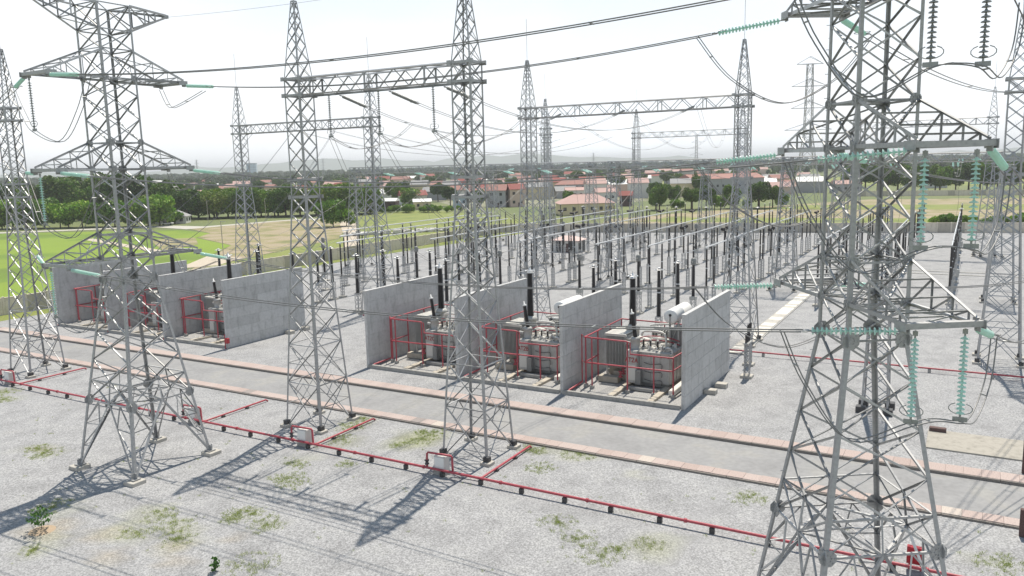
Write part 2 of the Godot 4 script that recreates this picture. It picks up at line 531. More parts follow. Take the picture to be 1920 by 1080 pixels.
func pylon(c: Vector3, rot: float, arm: float, label: String) -> void:
	towers.append([c, rot])
	var p := thing("lattice_tower", c, label, "pylon", "", -rot)
	var prof := [[0.0, 3.0], [13.0, TW], [30.7, TW * 0.97]]
	legs(p, prof, [0.0, 4.8, 13.0, 20.3, 30.7], [0.19, 0.18, 0.16, 0.13])
	body(p, null, prof, [4.8, 7.6, 9.45, 11.35, 13.0], 0.085, [4.8, 6.2])
	body(p, null, prof, [13.0, 14.4, 16.0, 17.55, 19.05, 20.3, 22.0, 23.5, 25.0, 26.1, 27.9, 29.1, 30.7], 0.072, [13.0, 14.4, 16.0, 20.3, 22.0, 26.1, 27.9, 29.1, 30.7])
	var foot := footing_mesh(1.0, 0.25)
	var pl := plate_mesh(0.36)
	var pls := plate_mesh(0.24)
	for k in 4:
		var k2 := (k + 1) % 4
		var out := (corner(k, 1, 0) + corner(k2, 1, 0)) * 0.5
		var f := corner(k, 3.0, 0)
		var f2 := corner(k2, 3.0, 0)
		var g := corner(k, wat(prof, 4.8), 4.8)
		var g2 := corner(k2, wat(prof, 4.8), 4.8)
		var mid := (g + g2) * 0.5
		# the legs of the lowest storey: an inverted V in each face, with redundant members
		for e in [[f, g], [f2, g2]]:
			bar(p, "diagonal_brace", mid, e[0] + Vector3(0, 0.2, 0), 0.12, out)
			var l1: Vector3 = e[0].lerp(e[1], 0.33)
			var l2: Vector3 = e[0].lerp(e[1], 0.66)
			var d1: Vector3 = e[0].lerp(mid, 0.36)
			var d2: Vector3 = e[0].lerp(mid, 0.68)
			bar(p, "brace", l1, d1, 0.07, out)
			bar(p, "brace", l2, d2, 0.07, out)
			bar(p, "brace", l1, d2, 0.07, out)
			bar(p, "brace", l2, mid.lerp(e[1], 0.5), 0.07, out)
			bar(p, "brace", d2, mid.lerp(e[1], 0.5), 0.07, out)
		# redundants inside the storey above, and the plan bracing
		var h1 := corner(k, wat(prof, 6.2), 6.2).lerp(corner(k2, wat(prof, 6.2), 6.2), 0.5)
		bar(p, "brace", mid, h1, 0.07, out)
		bar(p, "brace", mid, corner(k, wat(prof, 6.2), 6.2), 0.08, out)
		bar(p, "brace", mid, corner(k2, wat(prof, 6.2), 6.2), 0.08, out)
		var k3 := (k2 + 1) % 4
		var mid2 := (g2 + corner(k3, wat(prof, 4.8), 4.8)) * 0.5
		bar(p, "plan_brace", mid, mid2, 0.09)
		bar(p, "plan_brace", mid * 0.999, Vector3(0, 4.8, 0).lerp(mid2, 0.02), 0.07)
		for h in [14.4, 16.0, 20.3, 22.0, 26.1]:
			if k < 2:
				bar(p, "plan_brace", corner(k, wat(prof, h), h + 0.02 * k), corner(k + 2, wat(prof, h), h + 0.02 * k), 0.07)
		for e in [[4.8, pl, 0.12], [13.0, pl, 0.1], [20.3, pls, 0.1], [26.1, pls, 0.1], [14.4, pls, 0.1], [22.0, pls, 0.1], [16.0, pls, 0.1]]:
			var w := wat(prof, e[0])
			var n := out.normalized()
			var t := Vector3(n.z, 0, -n.x)
			for sgn in [-1.0, 1.0]:
				var pos: Vector3 = n * (w + 0.035) + t * (w - 0.12) * sgn + Vector3(0, e[0], 0)
				part(p, "gusset_plate", e[1], M.steel, Transform3D(Basis(n.cross(Vector3(0, 1, 0)) * -1.0, Vector3(0, 1, 0), n), pos))
		part(p, "footing", foot, M.pad, at(corner(k, 3.02, 0)))
		var sh := S()
		bx(sh, corner(k, 2.98, 0.31), Vector3(0.55, 0.06, 0.55))
		bx(sh, corner(k, 2.95, 0.5), Vector3(0.5, 0.4, 0.04))
		bx(sh, corner(k, 2.95, 0.5), Vector3(0.04, 0.4, 0.5))
		part(p, "base_shoe", done(sh), M.steel)
	# cross arms
	var ew := 1.22
	for s in [-1.0, 1.0]:
		for h in LV:
			var top: float = h + 1.7
			var w := wat(prof, h)
			var st := S()
			var tipx: float = s * arm
			bx(st, Vector3(tipx, h, 0), Vector3(0.26, 0.2, ew * 2 + 0.3))
			for e in [-1.0, 1.0]:
				bx(st, Vector3(tipx, h - 0.17, e * ew), Vector3(0.3, 0.2, 0.03))
				bx(st, Vector3(tipx - s * 0.15, h - 0.02, e * (ew + 0.16)), Vector3(0.7, 0.3, 0.02))
			var a := part(p, "cross_arm", done(st), M.steel)
			for e in [-1.0, 1.0]:
				var out := Vector3(0, 0, e)
				var b0 := Vector3(s * w, h, e * w)
				var b1 := Vector3(tipx, h, e * ew)
				var t0 := Vector3(s * w, top, e * w)
				var t1 := Vector3(tipx, h + 0.16, e * ew)
				bar(a, "chord", b0, b1, 0.15, out)
				bar(a, "chord", t0, t1, 0.11, out)
				var fs := [0.0, 0.36, 0.66, 0.88]
				for i in range(1, 4):
					bar(a, "brace", b0.lerp(b1, fs[i]), t0.lerp(t1, fs[i]), 0.06, out)
					bar(a, "brace", b0.lerp(b1, fs[i - 1]), t0.lerp(t1, fs[i]), 0.06, out)
			for i in [0.36, 0.66, 0.88]:
				for yb in [[h, h], [top, h + 0.16]]:
					var y0: float = lerpf(yb[0], yb[1], i)
					var x: float = lerpf(s * w, tipx, i)
					var z: float = lerpf(w, ew, i)
					bar(a, "brace", Vector3(x, y0, -z), Vector3(x, y0, z), 0.065)
			bar(a, "brace", Vector3(s * w, h, -w), Vector3(lerpf(s * w, tipx, 0.66), h, w * 0.98), 0.07)
			bar(a, "brace", Vector3(s * w, h + 0.02, w), Vector3(lerpf(s * w, tipx, 0.66), h + 0.02, -w * 0.98), 0.07)
			bar(a, "brace", Vector3(lerpf(s * w, tipx, 0.66), h, -w), Vector3(tipx, h, ew), 0.07)
			bar(a, "brace", Vector3(s * w, top, -w), Vector3(lerpf(s * w, tipx, 0.66), lerpf(top, h, 0.66) + 0.1, w), 0.06)
		# earth wire peak
		var st2 := S()
		var wt := TW * 0.97
		var tip := Vector3(s * (arm - 0.1), 30.65, 0)
		bx(st2, tip, Vector3(0.35, 0.22, 0.3))
		var a2 := part(p, "peak_arm", done(st2), M.steel)
		for e in [-1.0, 1.0]:
			var t0 := Vector3(s * wt, 30.7, e * wt)
			var b0 := Vector3(s * wt, 29.1, e * wt)
			bar(a2, "chord", t0, tip + Vector3(0, 0.05, e * 0.1), 0.12, Vector3(0, 0, e))
			bar(a2, "chord", b0, tip + Vector3(0, -0.08, e * 0.1), 0.12, Vector3(0, 0, e))
			for f in [0.4, 0.7]:
				bar(a2, "brace", t0.lerp(tip, f), b0.lerp(tip, f), 0.065, Vector3(0, 0, e))
			bar(a2, "brace", t0, b0.lerp(tip, 0.4), 0.065, Vector3(0, 0, e))
			bar(a2, "brace", t0.lerp(tip, 0.4), b0.lerp(tip, 0.7), 0.065, Vector3(0, 0, e))
		for f in [0.4, 0.7]:
			for y in [30.7, 29.1]:
				var c0 := Vector3(s * wt, y, -wt).lerp(tip, f)
				var c1 := Vector3(s * wt, y, wt).lerp(tip, f)
				bar(a2, "brace", c0, c1, 0.06)
		bar(a2, "brace", Vector3(s * wt, 30.7, -wt), Vector3(s * wt, 30.7, wt).lerp(tip, 0.4), 0.06)
		bar(a2, "brace", Vector3(s * wt, 29.1, wt), Vector3(s * wt, 29.1, -wt).lerp(tip, 0.4), 0.06)
	# step bolts up one leg
	var sb := S()
	for i in 60:
		var h := 2.0 + i * 0.46
		var c0 := corner(3, wat(prof, h), h)
		var dir := Vector3(-1, 0, 0) if i % 2 else Vector3(0, 0, 1)
		lat(sb, c0, c0 + dir * 0.18, 0.025)
	stuff(part(p, "step_bolts", done(sb), M.steel))

# ------------------------------------------------ gantries
const GP := [[0.0, 1.8], [17.9, 0.73], [26.6, 0.72], [32.2, 0.14]]

func collar(half: float, h: float) -> ArrayMesh:
	var st := S()
	for s in [-1.0, 1.0]:
		bx(st, Vector3(0, h, s * half), Vector3(half * 2 + 0.5, 0.17, 0.07))
		bx(st, Vector3(s * half, h + 0.004, 0), Vector3(0.07, 0.17, half * 2 - 0.08))
		bx(st, Vector3(s * (half + 0.1), h, half + 0.05), Vector3(0.32, 0.3, 0.03))
		bx(st, Vector3(s * (half + 0.1), h, -half - 0.05), Vector3(0.32, 0.3, 0.03))
	return done(st)

func gantry_column(called: String, pos: Vector3, label: String, near: bool, peak := true, top := 26.6) -> Node3D:
	var p := thing(called, pos, label, "gantry column", "lattice columns of the switchyard gantries")
	var st: SurfaceTool = null if near else S()
	legs(p, GP, [0.0, 8.9, 17.9, top] if not peak else [0.0, 8.9, 17.9, 26.6, 32.2], [0.155, 0.14, 0.12, 0.08])
	body(p, st, GP, [0.0, 3.6, 6.6, 8.9, 10.8, 12.4, 13.9, 15.3, 16.6, 17.9], 0.075, [3.6, 6.6])
	if top > 20.5:
		body(p, st, GP, [17.9, 19.2, 20.45, 21.7, 22.95, 24.2, 25.4, 26.6], 0.068, [17.9, 19.2, 25.4, 26.6])
	else:
		body(p, st, GP, [17.9, 18.9, 20.0], 0.08, [17.9, 20.0])
	# lower storey redundants
	for k in 4:
		var k2 := (k + 1) % 4
		var out := (corner(k, 1, 0) + corner(k2, 1, 0)) * 0.5
		var c0 := (corner(k, 1.8, 0) + corner(k2, wat(GP, 3.6), 3.6)) * 0.5
		for e in [k, k2]:
			sink(p, st, "brace", c0, corner(e, wat(GP, 1.9), 1.9), 0.05, out)
		var c1 := (corner(k, wat(GP, 3.6), 3.6) + corner(k2, wat(GP, 6.6), 6.6)) * 0.5
		for e in [k, k2]:
			sink(p, st, "brace", c1, corner(e, wat(GP, 5.1), 5.1), 0.05, out)
			sink(p, st, "brace", (corner(k, wat(GP, 3.6), 3.6) + corner(k2, wat(GP, 3.6), 3.6)) * 0.5, (c0 + corner(e, wat(GP, 3.6), 3.6)) * 0.5, 0.05, out)
	if peak:
		body(p, st, GP, [26.6, 27.9, 29.05, 30.0, 30.8, 31.5, 32.2], 0.055, [32.2])
		part(p, "lightning_rod", rod_mesh(Vector3(0, 31.9, 0), Vector3(0, 37.0, 0), 0.025, 6), M.steel)
	if st:
		stuff(part(p, "lattice", done(st), M.steel))
	for h in [17.9, 19.2, 25.4, 26.6]:
		if h < top + 0.1:
			part(p, "collar", collar(0.76, h), M.steel)
	var fm := footing_mesh(0.75, 0.22)
	var bm := footing_mesh(0.42, 0.55)
	for k in 4:
		part(p, "footing", fm, M.pad, at(corner(k, 1.82, 0)))
		part(p, "leg_block", bm, M.dark_fitting, at(corner(k, 1.79, 0)))
	return p

func gantry_beam(a: Vector3, b: Vector3, label: String, near: bool, depth := 1.2, half := 0.66) -> Node3D:
	var d := b - a
	var p := thing("gantry_beam", a, label, "gantry beam", "lattice beams across the switchyard gantries", atan2(-d.z, d.x))
	var L := d.length()
	var n := int(round(L / 1.25))
	var st: SurfaceTool = null if near else S()
	for z in [-half, half]:
		for y in [0.0, depth]:
			bar(p, "chord", Vector3(0, y, z), Vector3(L, y, z), 0.12, Vector3(0, -1 if y == 0.0 else 1, signf(z)))
	for i in n:
		var x0 := L * i / n
		var x1 := L * (i + 1) / n
		for z in [-half, half]:
			if i % 2:
				sink(p, st, "brace", Vector3(x0, 0, z), Vector3(x1, depth, z), 0.075, Vector3(0, 0, z))
			else:
				sink(p, st, "brace", Vector3(x0, depth, z), Vector3(x1, 0, z), 0.075, Vector3(0, 0, z))
			if i % 4 == 2:
				sink(p, st, "upright", Vector3(x0, 0, z), Vector3(x0, depth, z), 0.1, Vector3(0, 0, z))
		for y in [0.0, depth]:
			sink(p, st, "brace", Vector3(x0, y, -half if i % 2 else half), Vector3(x1, y, half if i % 2 else -half), 0.07)
	if st:
		stuff(part(p, "lattice", done(st), M.steel))
	return p

# ------------------------------------------------ insulator strings and conductors
var string_joined := {}

func glass_string(a: Vector3, b: Vector3, label: String, group: String, near: bool, n := 18, grey := false) -> void:
	var d := b - a
	var L := d.length()
	var fr := frame(-d)
	var p := thing("insulator_string", a, label, "insulator string", group)
	p.transform = Transform3D(fr, a)
	var pitch := 0.152
	var start := (L - n * pitch) * 0.5
	if near:
		for i in n:
			part(p, "insulator_disc", DISC, M.porcelain_and_silhouette_grey if grey else M.glass_disc, at(Vector3(0, -start - pitch * (i + 0.5), 0)))
	else:
		var key := n
		if not string_joined.has(key):
			var st := S()
			for i in n:
				lathe(st, at(Vector3(0, -pitch * (i + 0.5), 0)), [Vector2(0.03, 0.075), Vector2(0.045, 0.02), Vector2(0.125, -0.015), Vector2(0.12, -0.035), Vector2(0.03, -0.03), Vector2(0.03, -0.075)], 8)
			string_joined[key] = done(st)
		part(p, "discs", string_joined[key], M.porcelain_and_silhouette_grey if grey else (M.pale_glass if n == 20 else M.glass_disc), at(Vector3(0, -start, 0)))
	var st := S()
	tube(st, [Vector3(0, 0, 0), Vector3(0, -start, 0)], 0.03, 6)
	bx(st, Vector3(0, -start * 0.4, 0), Vector3(0.16, 0.16, 0.05))
	part(p, "end_fitting", done(st), M.fitting)
	st = S()
	tube(st, [Vector3(0, -L + start, 0), Vector3(0, -L, 0)], 0.035, 6)
	bx(st, Vector3(0, -L + start * 0.4, 0), Vector3(0.45, 0.16, 0.03))
	part(p, "end_fitting", done(st), M.fitting)
	var ring := S()
	var pts := []
	for i in 13:
		var t := PI * (0.15 + 1.7 * i / 12.0)
		pts.append(Vector3(sin(t) * 0.36, -L + start + 0.22 + cos(t) * 0.2, 0.0))
	tube(ring, pts, 0.018, 5)
	part(p, "arcing_horn", done(ring), M.fitting)

func sag_pts(a: Vector3, b: Vector3, sag: float, n := 20) -> Array:
	var pts := []
	for i in n + 1:
		var t := float(i) / n
		pts.append(a.lerp(b, t) - Vector3(0, sag * 4.0 * t * (1.0 - t), 0))
	return pts

# a twin conductor through the points: two wires and the spacers between them
func twin(pts: Array, label: String, group := "", gap := 0.4, r := 0.026, spacer := 8) -> void:
	var o: Vector3 = pts[0]
	var p := thing("twin_conductor", o, label, "power line", group)
	var whole: Vector3 = pts[-1] - pts[0]
	var side := Vector3(whole.z, 0, -whole.x).normalized()
	for s in [-0.5, 0.5]:
		var st := S()
		var out := []
		for i in pts.size():
			out.append(pts[i] - o + side * gap * s)
		tube(st, out, r, 6)
		part(p, "wire", done(st), M.wire)
	var i := spacer / 2
	while i < pts.size() - 1:
		part(p, "spacer", rod_mesh(pts[i] - o - side * gap * 0.56, pts[i] - o + side * gap * 0.56, 0.032, 6), M.fitting)
		i += spacer

func single(pts: Array, label: String, r := 0.018, group := "") -> void:
	var st := S()
	var o: Vector3 = pts[0]
	var out := []
	for v in pts:
		out.append(v - o)
	tube(st, out, r, 5)
	solo("wire", done(st), M.wire, label, "power line", group, o)

func smooth(keys: Array, n := 8) -> Array:
	var c := Curve3D.new()
	for i in keys.size():
		var tn: Vector3 = (keys[mini(i + 1, keys.size() - 1)] - keys[maxi(i - 1, 0)]) / 6.0
		c.add_point(keys[i], -tn, tn)
	var pts := []
	for i in keys.size() - 1:
		for k in n:
			pts.append(c.sample(i, float(k) / n))
	pts.append(keys[-1])
	return pts

func lines() -> void:
	var nm := ["lowest", "middle", "topmost"]
	var arm := [4.75, 5.15]
	var ew := 1.22
	for l in 3:
		var h: float = LV[l] - 0.18
		for s in [-1, 1]:
			# left tower's near (-1) arm pairs with the right tower's camera-side (+1) arm
			var a := tower_point(0, s * arm[0], ew, h)
			var b := tower_point(1, -s * arm[1], ew, h)
			var side: String = "near" if s < 0 else "far"
			var rside: String = "right" if s < 0 else "left"
			var sg := 0.9
			var pts := sag_pts(a, b, sg, 40)
			var da: Vector3 = (pts[1] - pts[0]).normalized()
			var db: Vector3 = (pts[39] - pts[40]).normalized()
			var a2 := a + da * 3.3
			var b2 := b + db * 3.3
			glass_string(a, a2, "teal glass string on the right corner of the left pylon's %s %s arm" % [nm[l], side], "strain strings of the pylons", false)
			glass_string(b, b2, "teal glass string stretched leftwards from the right pylon's %s %s arm" % [nm[l], rside], "strain strings of the pylons", true)
			twin(sag_pts(a2, b2, sg * 0.85, 40), "twin conductor between the pylons' %s arms, %s circuit" % [nm[l], "camera side" if s < 0 else "transformer side"], "conductors between the pylons", 0.4, 0.027, 13)
			# away side of the right tower, to the far right gantry
			var rs: int = -s
			var c := tower_point(1, rs * arm[1], -ew, h)
			var e: Vector3 = ([Vector3(13.5, 12.5, -82), Vector3(10.0, 18.6, -87), Vector3(4.8, 25.6, -87.4)] if rs < 0 else [Vector3(6.3, 9.5, -68), Vector3(8.6, 15.0, -76), Vector3(10.0, 21.0, -80)])[l]
			var pc := sag_pts(c, e, 1.3, 40)
			var dc: Vector3 = (pc[1] - pc[0]).normalized()
			var c2 := c + dc * 3.3
			glass_string(c, c2, "teal glass string leading away from the right pylon's %s %s arm" % [nm[l], rside], "strain strings of the pylons", true)
			var de: Vector3 = (pc[39] - pc[40]).normalized()
			var e2 := e + de * 3.3
			glass_string(e, e2, "teal string at the far end of the right pylon's %s %s arm wire" % [nm[l], rside], "strain strings of the gantries", false, 18, true)
			twin(sag_pts(c2, e2, 1.1, 40), "twin conductor from the right pylon's %s %s arm to the far right gantry" % [nm[l], rside], "", 0.4, 0.027, 13)
			# jumper of the right tower
			var j0 := b2 + db * 0.7
			var j1 := c2 + dc * 0.7
			if rs > 0:
				var sb := tower_point(1, rs * arm[1] * 0.98, ew - 0.35, h)
				var sc := tower_point(1, rs * arm[1] * 0.98, -ew + 0.35, h)
				var dn := Vector3(0, -3.25, 0)
				glass_string(sb, sb + dn, "hanging insulator string under the front corner of the right pylon's %s right arm" % nm[l], "hanging strings of the pylons", true, 18, l == 2)  # topmost pair painted grey: silhouette against the sky put into the colour
				glass_string(sc, sc + dn, "hanging insulator string under the outer corner of the right pylon's %s right arm" % nm[l], "hanging strings of the pylons", true, 18, l == 2)
				var m0 := j0.lerp(sb + dn, 0.55) - Vector3(0, 2.1, 0)
				twin(smooth([j0, j0.lerp(sb + dn, 0.2) - Vector3(0, 1.3, 0), m0, sb + dn, sb.lerp(sc, 0.5) + dn + Vector3(0, 0.12, 0), sc + dn, sc.lerp(j1, 0.45) + dn * 0.96, j1.lerp(sc, 0.12) + Vector3(0, -1.7, 0), j1], 6), "jumper loop under the right pylon's %s right arm" % nm[l], "jumper loops", 0.3, 0.024, 9)
			else:
				twin(smooth([j0, j0.lerp(j1, 0.2) - Vector3(0, 1.9, 0), j0.lerp(j1, 0.5) - Vector3(0, 3.0, 0), j0.lerp(j1, 0.8) - Vector3(0, 1.9, 0), j1], 8), "jumper loop under the right pylon's %s left arm" % nm[l], "jumper loops", 0.3, 0.022, 9)
			# left tower's outgoing side
			var g := tower_point(0, s * arm[0], -ew, h)
			var k0 := a2 + da * 0.7
			if s < 0:
				var gt := Vector3(-89.5 - 3.6 * l, 25.7, -44.6)
				var pg := sag_pts(g, gt, 1.2, 40)
				var dg: Vector3 = (pg[1] - pg[0]).normalized()
				glass_string(g, g + dg * 3.3, "teal glass string at the left corner of the left pylon's %s near arm" % nm[l], "strain strings of the pylons", false)
				twin(sag_pts(g + dg * 3.3, gt, 1.0, 40), "twin conductor from the left pylon's %s near arm to the left gantry" % nm[l], "", 0.4, 0.027, 13)
				var sb := tower_point(0, s * arm[0] * 0.98, -ew + 0.3, h)
				var dn := Vector3(0, -3.25, 0)
				glass_string(sb, sb + dn, "hanging insulator string under the left pylon's %s near arm" % nm[l], "hanging strings of the pylons", false, 18, l == 2)  # the topmost one is coloured grey to imitate its backlit silhouette
				var k1 := g + dg * 4.0
				twin(smooth([k0, k0.lerp(sb + dn, 0.2) - Vector3(0, 1.3, 0), k0.lerp(sb + dn, 0.55) - Vector3(0, 2.0, 0), sb + dn, (sb + dn).lerp(k1, 0.5) - Vector3(0, 0.3, 0), k1], 6), "jumper loop under the left pylon's %s near arm" % nm[l], "jumper loops", 0.3, 0.022, 9)
			else:
				twin(smooth([a2 - da * 1.2 - Vector3(0, 0.3, 0), a.lerp(g, 0.3) - Vector3(0, 1.3, 0), a.lerp(g, 0.7) - Vector3(0, 1.3, 0), g - Vector3(0, 0.15, 0)], 6), "short jumper under the left pylon's %s far arm" % nm[l], "jumper loops", 0.3, 0.022, 9)
	for s in [-1, 1]:
		single(sag_pts(tower_point(0, s * 4.6, 0, 30.6), tower_point(1, -s * 5.0, 0, 30.6), 0.6), "thin earth wire between the pylon peaks, %s one" % ("nearer" if s < 0 else "farther"), 0.009)

func ribbed(r: float, h: float, y0: float, sheds: int, taper := 1.0) -> Array:
	var p := [Vector2(0, y0)]
	for i in sheds:
		var t := float(i) / sheds
		var k := lerpf(1.0, taper, t)
		var y := y0 + h * t
		var dy := h / sheds
		p.append(Vector2(r * 0.72 * k, y + dy * 0.1))
		p.append(Vector2(r * 0.72 * k, y + dy * 0.35))
		p.append(Vector2(r * k, y + dy * 0.5))
		p.append(Vector2(r * 0.75 * k, y + dy * 0.75))
	p.append(Vector2(r * 0.7 * taper, y0 + h))
	p.append(Vector2(0, y0 + h))
	return p

# lines of the middle gantries and down to the transformers
func gantry_lines() -> void:
	var xs := [-41.2, -36.6, -31.9]
	var xe := [-42.5, -34.5, -26.5]
	var tgt := [Vector3(-48.9, 9.5, -69.0), Vector3(-38.0, 9.5, -69.0), Vector3(-27.2, 9.5, -69.0)]
	var nm := ["left", "middle", "right"]
	for i in 3:
		var top := Vector3(xs[i], 25.35, -45.2)
		var low := top + Vector3(0, -3.1, 0)
		glass_string(top, low, "%s one of three grey insulator strings hanging from the near gantry beam" % nm[i], "strings hanging from the near beam", false, 18, true)
		var s0 := Vector3(xs[i] + 0.4, 25.3, -45.95)
		var s1 := Vector3(xe[i], 25.7, -86.2)
		var pts := sag_pts(s0, s1, 2.4, 40)
		var d0: Vector3 = (pts[1] - pts[0]).normalized()
		var d1: Vector3 = (pts[39] - pts[40]).normalized()
		glass_string(s0, s0 + d0 * 3.3, "strain string on the back of the near gantry beam, %s phase" % nm[i], "strain strings of the gantries", false, 18, true)
		glass_string(s1, s1 + d1 * 3.3, "strain string on the front of the second gantry beam, %s phase" % nm[i], "strain strings of the gantries", false, 18, true)
		var in0 := s0 + d0 * 3.3
		var in1 := s1 + d1 * 3.3
		twin(sag_pts(in0, in1, 2.0, 40), "%s phase twin conductor from the near gantry beam to the second one" % nm[i], "conductors between the near beams", 0.4, 0.02, 13)
		var tap: Vector3 = sag_pts(in0, in1, 2.0, 40)[7]
		twin(smooth([low, low.lerp(tap, 0.3) + Vector3(0, -1.2, 0), low.lerp(tap, 0.75) + Vector3(0, -0.9, 0), tap], 8), "%s jumper hanging behind the near gantry beam" % nm[i], "jumper loops", 0.3, 0.02, 12)
		twin(smooth([low, low.lerp(tgt[i], 0.25) + Vector3(0, -1.8, 0.6), low.lerp(tgt[i], 0.65) + Vector3(0, -1.6, 0), tgt[i]], 10), "%s down lead from the near gantry to its transformer bushing" % nm[i], "down leads to the transformers", 0.35, 0.016, 14)
	# the left bank is fed from the gantry beyond it
	for i in 3:
		var t: Vector3 = tgt[i] + Vector3(-54.4, 0, 0)
		twin(sag_pts(Vector3([-92.0, -84.0, -76.0][i], 25.4, -84.4), t, 1.5, 16), "%s down lead from the rear left gantry to the left transformers" % nm[i], "down leads to the transformers", 0.35, 0.016, 14)
	# long busbars hung between the low gantries
	var bays := [-93.5, -65.8, -37.8, -10.0]
	var bn := ["leftmost", "left middle", "right middle", "rightmost"]
	for bi in 4:
		for k in 3:
			var x: float = bays[bi] + (k - 1) * 7.8
			var a := Vector3(x, 18.85, -125.4)
			var e := Vector3(x, 18.85, -177.4)
			var pts := sag_pts(a, e, 2.6, 40)
			var d0: Vector3 = (pts[1] - pts[0]).normalized()
			var d1: Vector3 = (pts[39] - pts[40]).normalized()
			for g in [-0.3, 0.3]:
				var o := Vector3(g, 0, 0)
				glass_string(a + o, a + o + d0 * 3.4, "%s bay, %s phase: %s pale teal string on the front low beam" % [bn[bi], nm[k], "left" if g < 0 else "right"], "paired strings on the low gantries", false, 20)
				glass_string(e + o, e + o + d1 * 3.4, "%s bay, %s phase: %s pale teal string on the rear low beam" % [bn[bi], nm[k], "left" if g < 0 else "right"], "paired strings on the low gantries", false, 20)
			twin(sag_pts(a + d0 * 3.4, e + d1 * 3.4, 2.0, 30), "flexible busbar over the %s bay, %s phase" % [bn[bi], nm[k]], "flexible busbars between the low gantries", 0.4, 0.02, 10)
			# a dropper to the gear below
			var m: Vector3 = pts[10]
			single(smooth([m, m.lerp(Vector3(x, 8.8, m.z - 2.0), 0.5) + Vector3(0.5, 0, 0.5), Vector3(x, 8.8, m.z - 2.0)], 6), "dropper from the flexible busbar, %s bay, %s phase" % [bn[bi], nm[k]], 0.02, "droppers in the switchyard")
			# strings of the row nearer the camera
			if bi == 3:
				continue
			var a3 := Vector3(x, 18.8, -124.0)
			var p3 := sag_pts(a3, Vector3(x, 9.2, -97.0), 1.0, 20)
			single(p3, "slack conductor from the low gantry to the front gear, %s bay, %s phase" % [bn[bi], nm[k]], 0.022, "slack conductors in the switchyard")
	# long lines to the rear gantries
	var rn := 0
	for pr in [[-42.5, -60.0], [-34.5, -52.0], [-26.5, -49.0], [-88.0, -90.0], [-82.0, -83.0], [-76.0, -76.0], [8.0, 6.5], [14.0, 12.0], [20.0, 18.0]]:
		rn += 1
		twin(sag_pts(Vector3(pr[0], 25.9, -87.4), Vector3(pr[1], 25.9, -182.0), 4.0, 30), "%s long conductor running back to the rear gantries, counted from the middle bay" % ["first", "second", "third", "fourth", "fifth", "sixth", "seventh", "eighth", "ninth"][rn - 1], "long conductors to the rear gantries", 0.4, 0.018, 10)

# ------------------------------------------------ transformer bays
func wall_thing(x: float, label: String, L := 13.6) -> void:
	var p := thing("fire_wall", Vector3(x, 0, -60.5), label, "concrete wall", "fire walls between the transformers")
	var rows := 7
	var H := 7.8
	var T := 0.30
	var rh := H / rows
	part(p, "core", box_mesh(Vector3(0, H * 0.5 - 0.06, -L * 0.5), Vector3(T - 0.05, H - 0.15, L - 0.06)), M.concrete_c)
	var sm := {}
	for r in rows:
		var cuts := [0.0, 8.7, L] if r % 2 else [0.0, 4.9, L]
		for i in 2:
			var len_: float = cuts[i + 1] - cuts[i]
			var key := "%.2f" % len_
			if not sm.has(key):
				sm[key] = box_mesh(Vector3.ZERO, Vector3(T, rh - 0.016, len_ - 0.016), 0.012)
			var m: Material = [M.concrete_a, M.concrete_b, M.concrete_a, M.concrete_c][rng.randi() % 4]
			part(p, "wall_panel", sm[key], m, at(Vector3(rng.randf_range(-0.006, 0.006), rh * (r + 0.5), -(cuts[i] + cuts[i + 1]) * 0.5)))
	part(p, "coping", box_mesh(Vector3(0, H + 0.02, -L * 0.5), Vector3(T + 0.06, 0.06, L + 0.04), 0.01), M.concrete_b)

# stencilled capitals built of strokes
func lettering(word: String, h: float) -> ArrayMesh:
	var strokes := {
		"A": [[0.0, 0.0, 0.3, 1.0], [0.3, 1.0, 0.6, 0.0], [0.12, 0.35, 0.48, 0.35]],
		"T": [[0.0, 1.0, 0.6, 1.0], [0.3, 1.0, 0.3, 0.0]],
		"2": [[0.0, 0.8, 0.1, 1.0], [0.1, 1.0, 0.45, 1.0], [0.45, 1.0, 0.55, 0.75], [0.55, 0.75, 0.0, 0.0], [0.0, 0.0, 0.58, 0.0]],
		"B": [[0.0, 0.0, 0.0, 1.0], [0.0, 1.0, 0.42, 0.97], [0.42, 0.97, 0.5, 0.75], [0.5, 0.75, 0.4, 0.53], [0.0, 0.52, 0.42, 0.52], [0.42, 0.52, 0.55, 0.27], [0.55, 0.27, 0.45, 0.03], [0.45, 0.03, 0.0, 0.0]],
		"C": [[0.55, 0.85, 0.35, 1.0], [0.35, 1.0, 0.1, 0.88], [0.1, 0.88, 0.0, 0.5], [0.0, 0.5, 0.1, 0.12], [0.1, 0.12, 0.35, 0.0], [0.35, 0.0, 0.55, 0.15]],
	}
	var st := S()
	var x := -word.length() * 0.41 * h + 0.1 * h
	for c in word:
		for k in strokes[c]:
			var a := Vector3(x + k[0] * h, k[1] * h, 0)
			var b := Vector3(x + k[2] * h, k[3] * h, 0)
			var d := b - a
			box(st, Transform3D(Basis(Vector3(0, 0, 1), atan2(d.y, d.x)), (a + b) * 0.5), Vector3(d.length() + h * 0.13, h * 0.19, 0.012))
		x += h * 0.82
	return done(st)

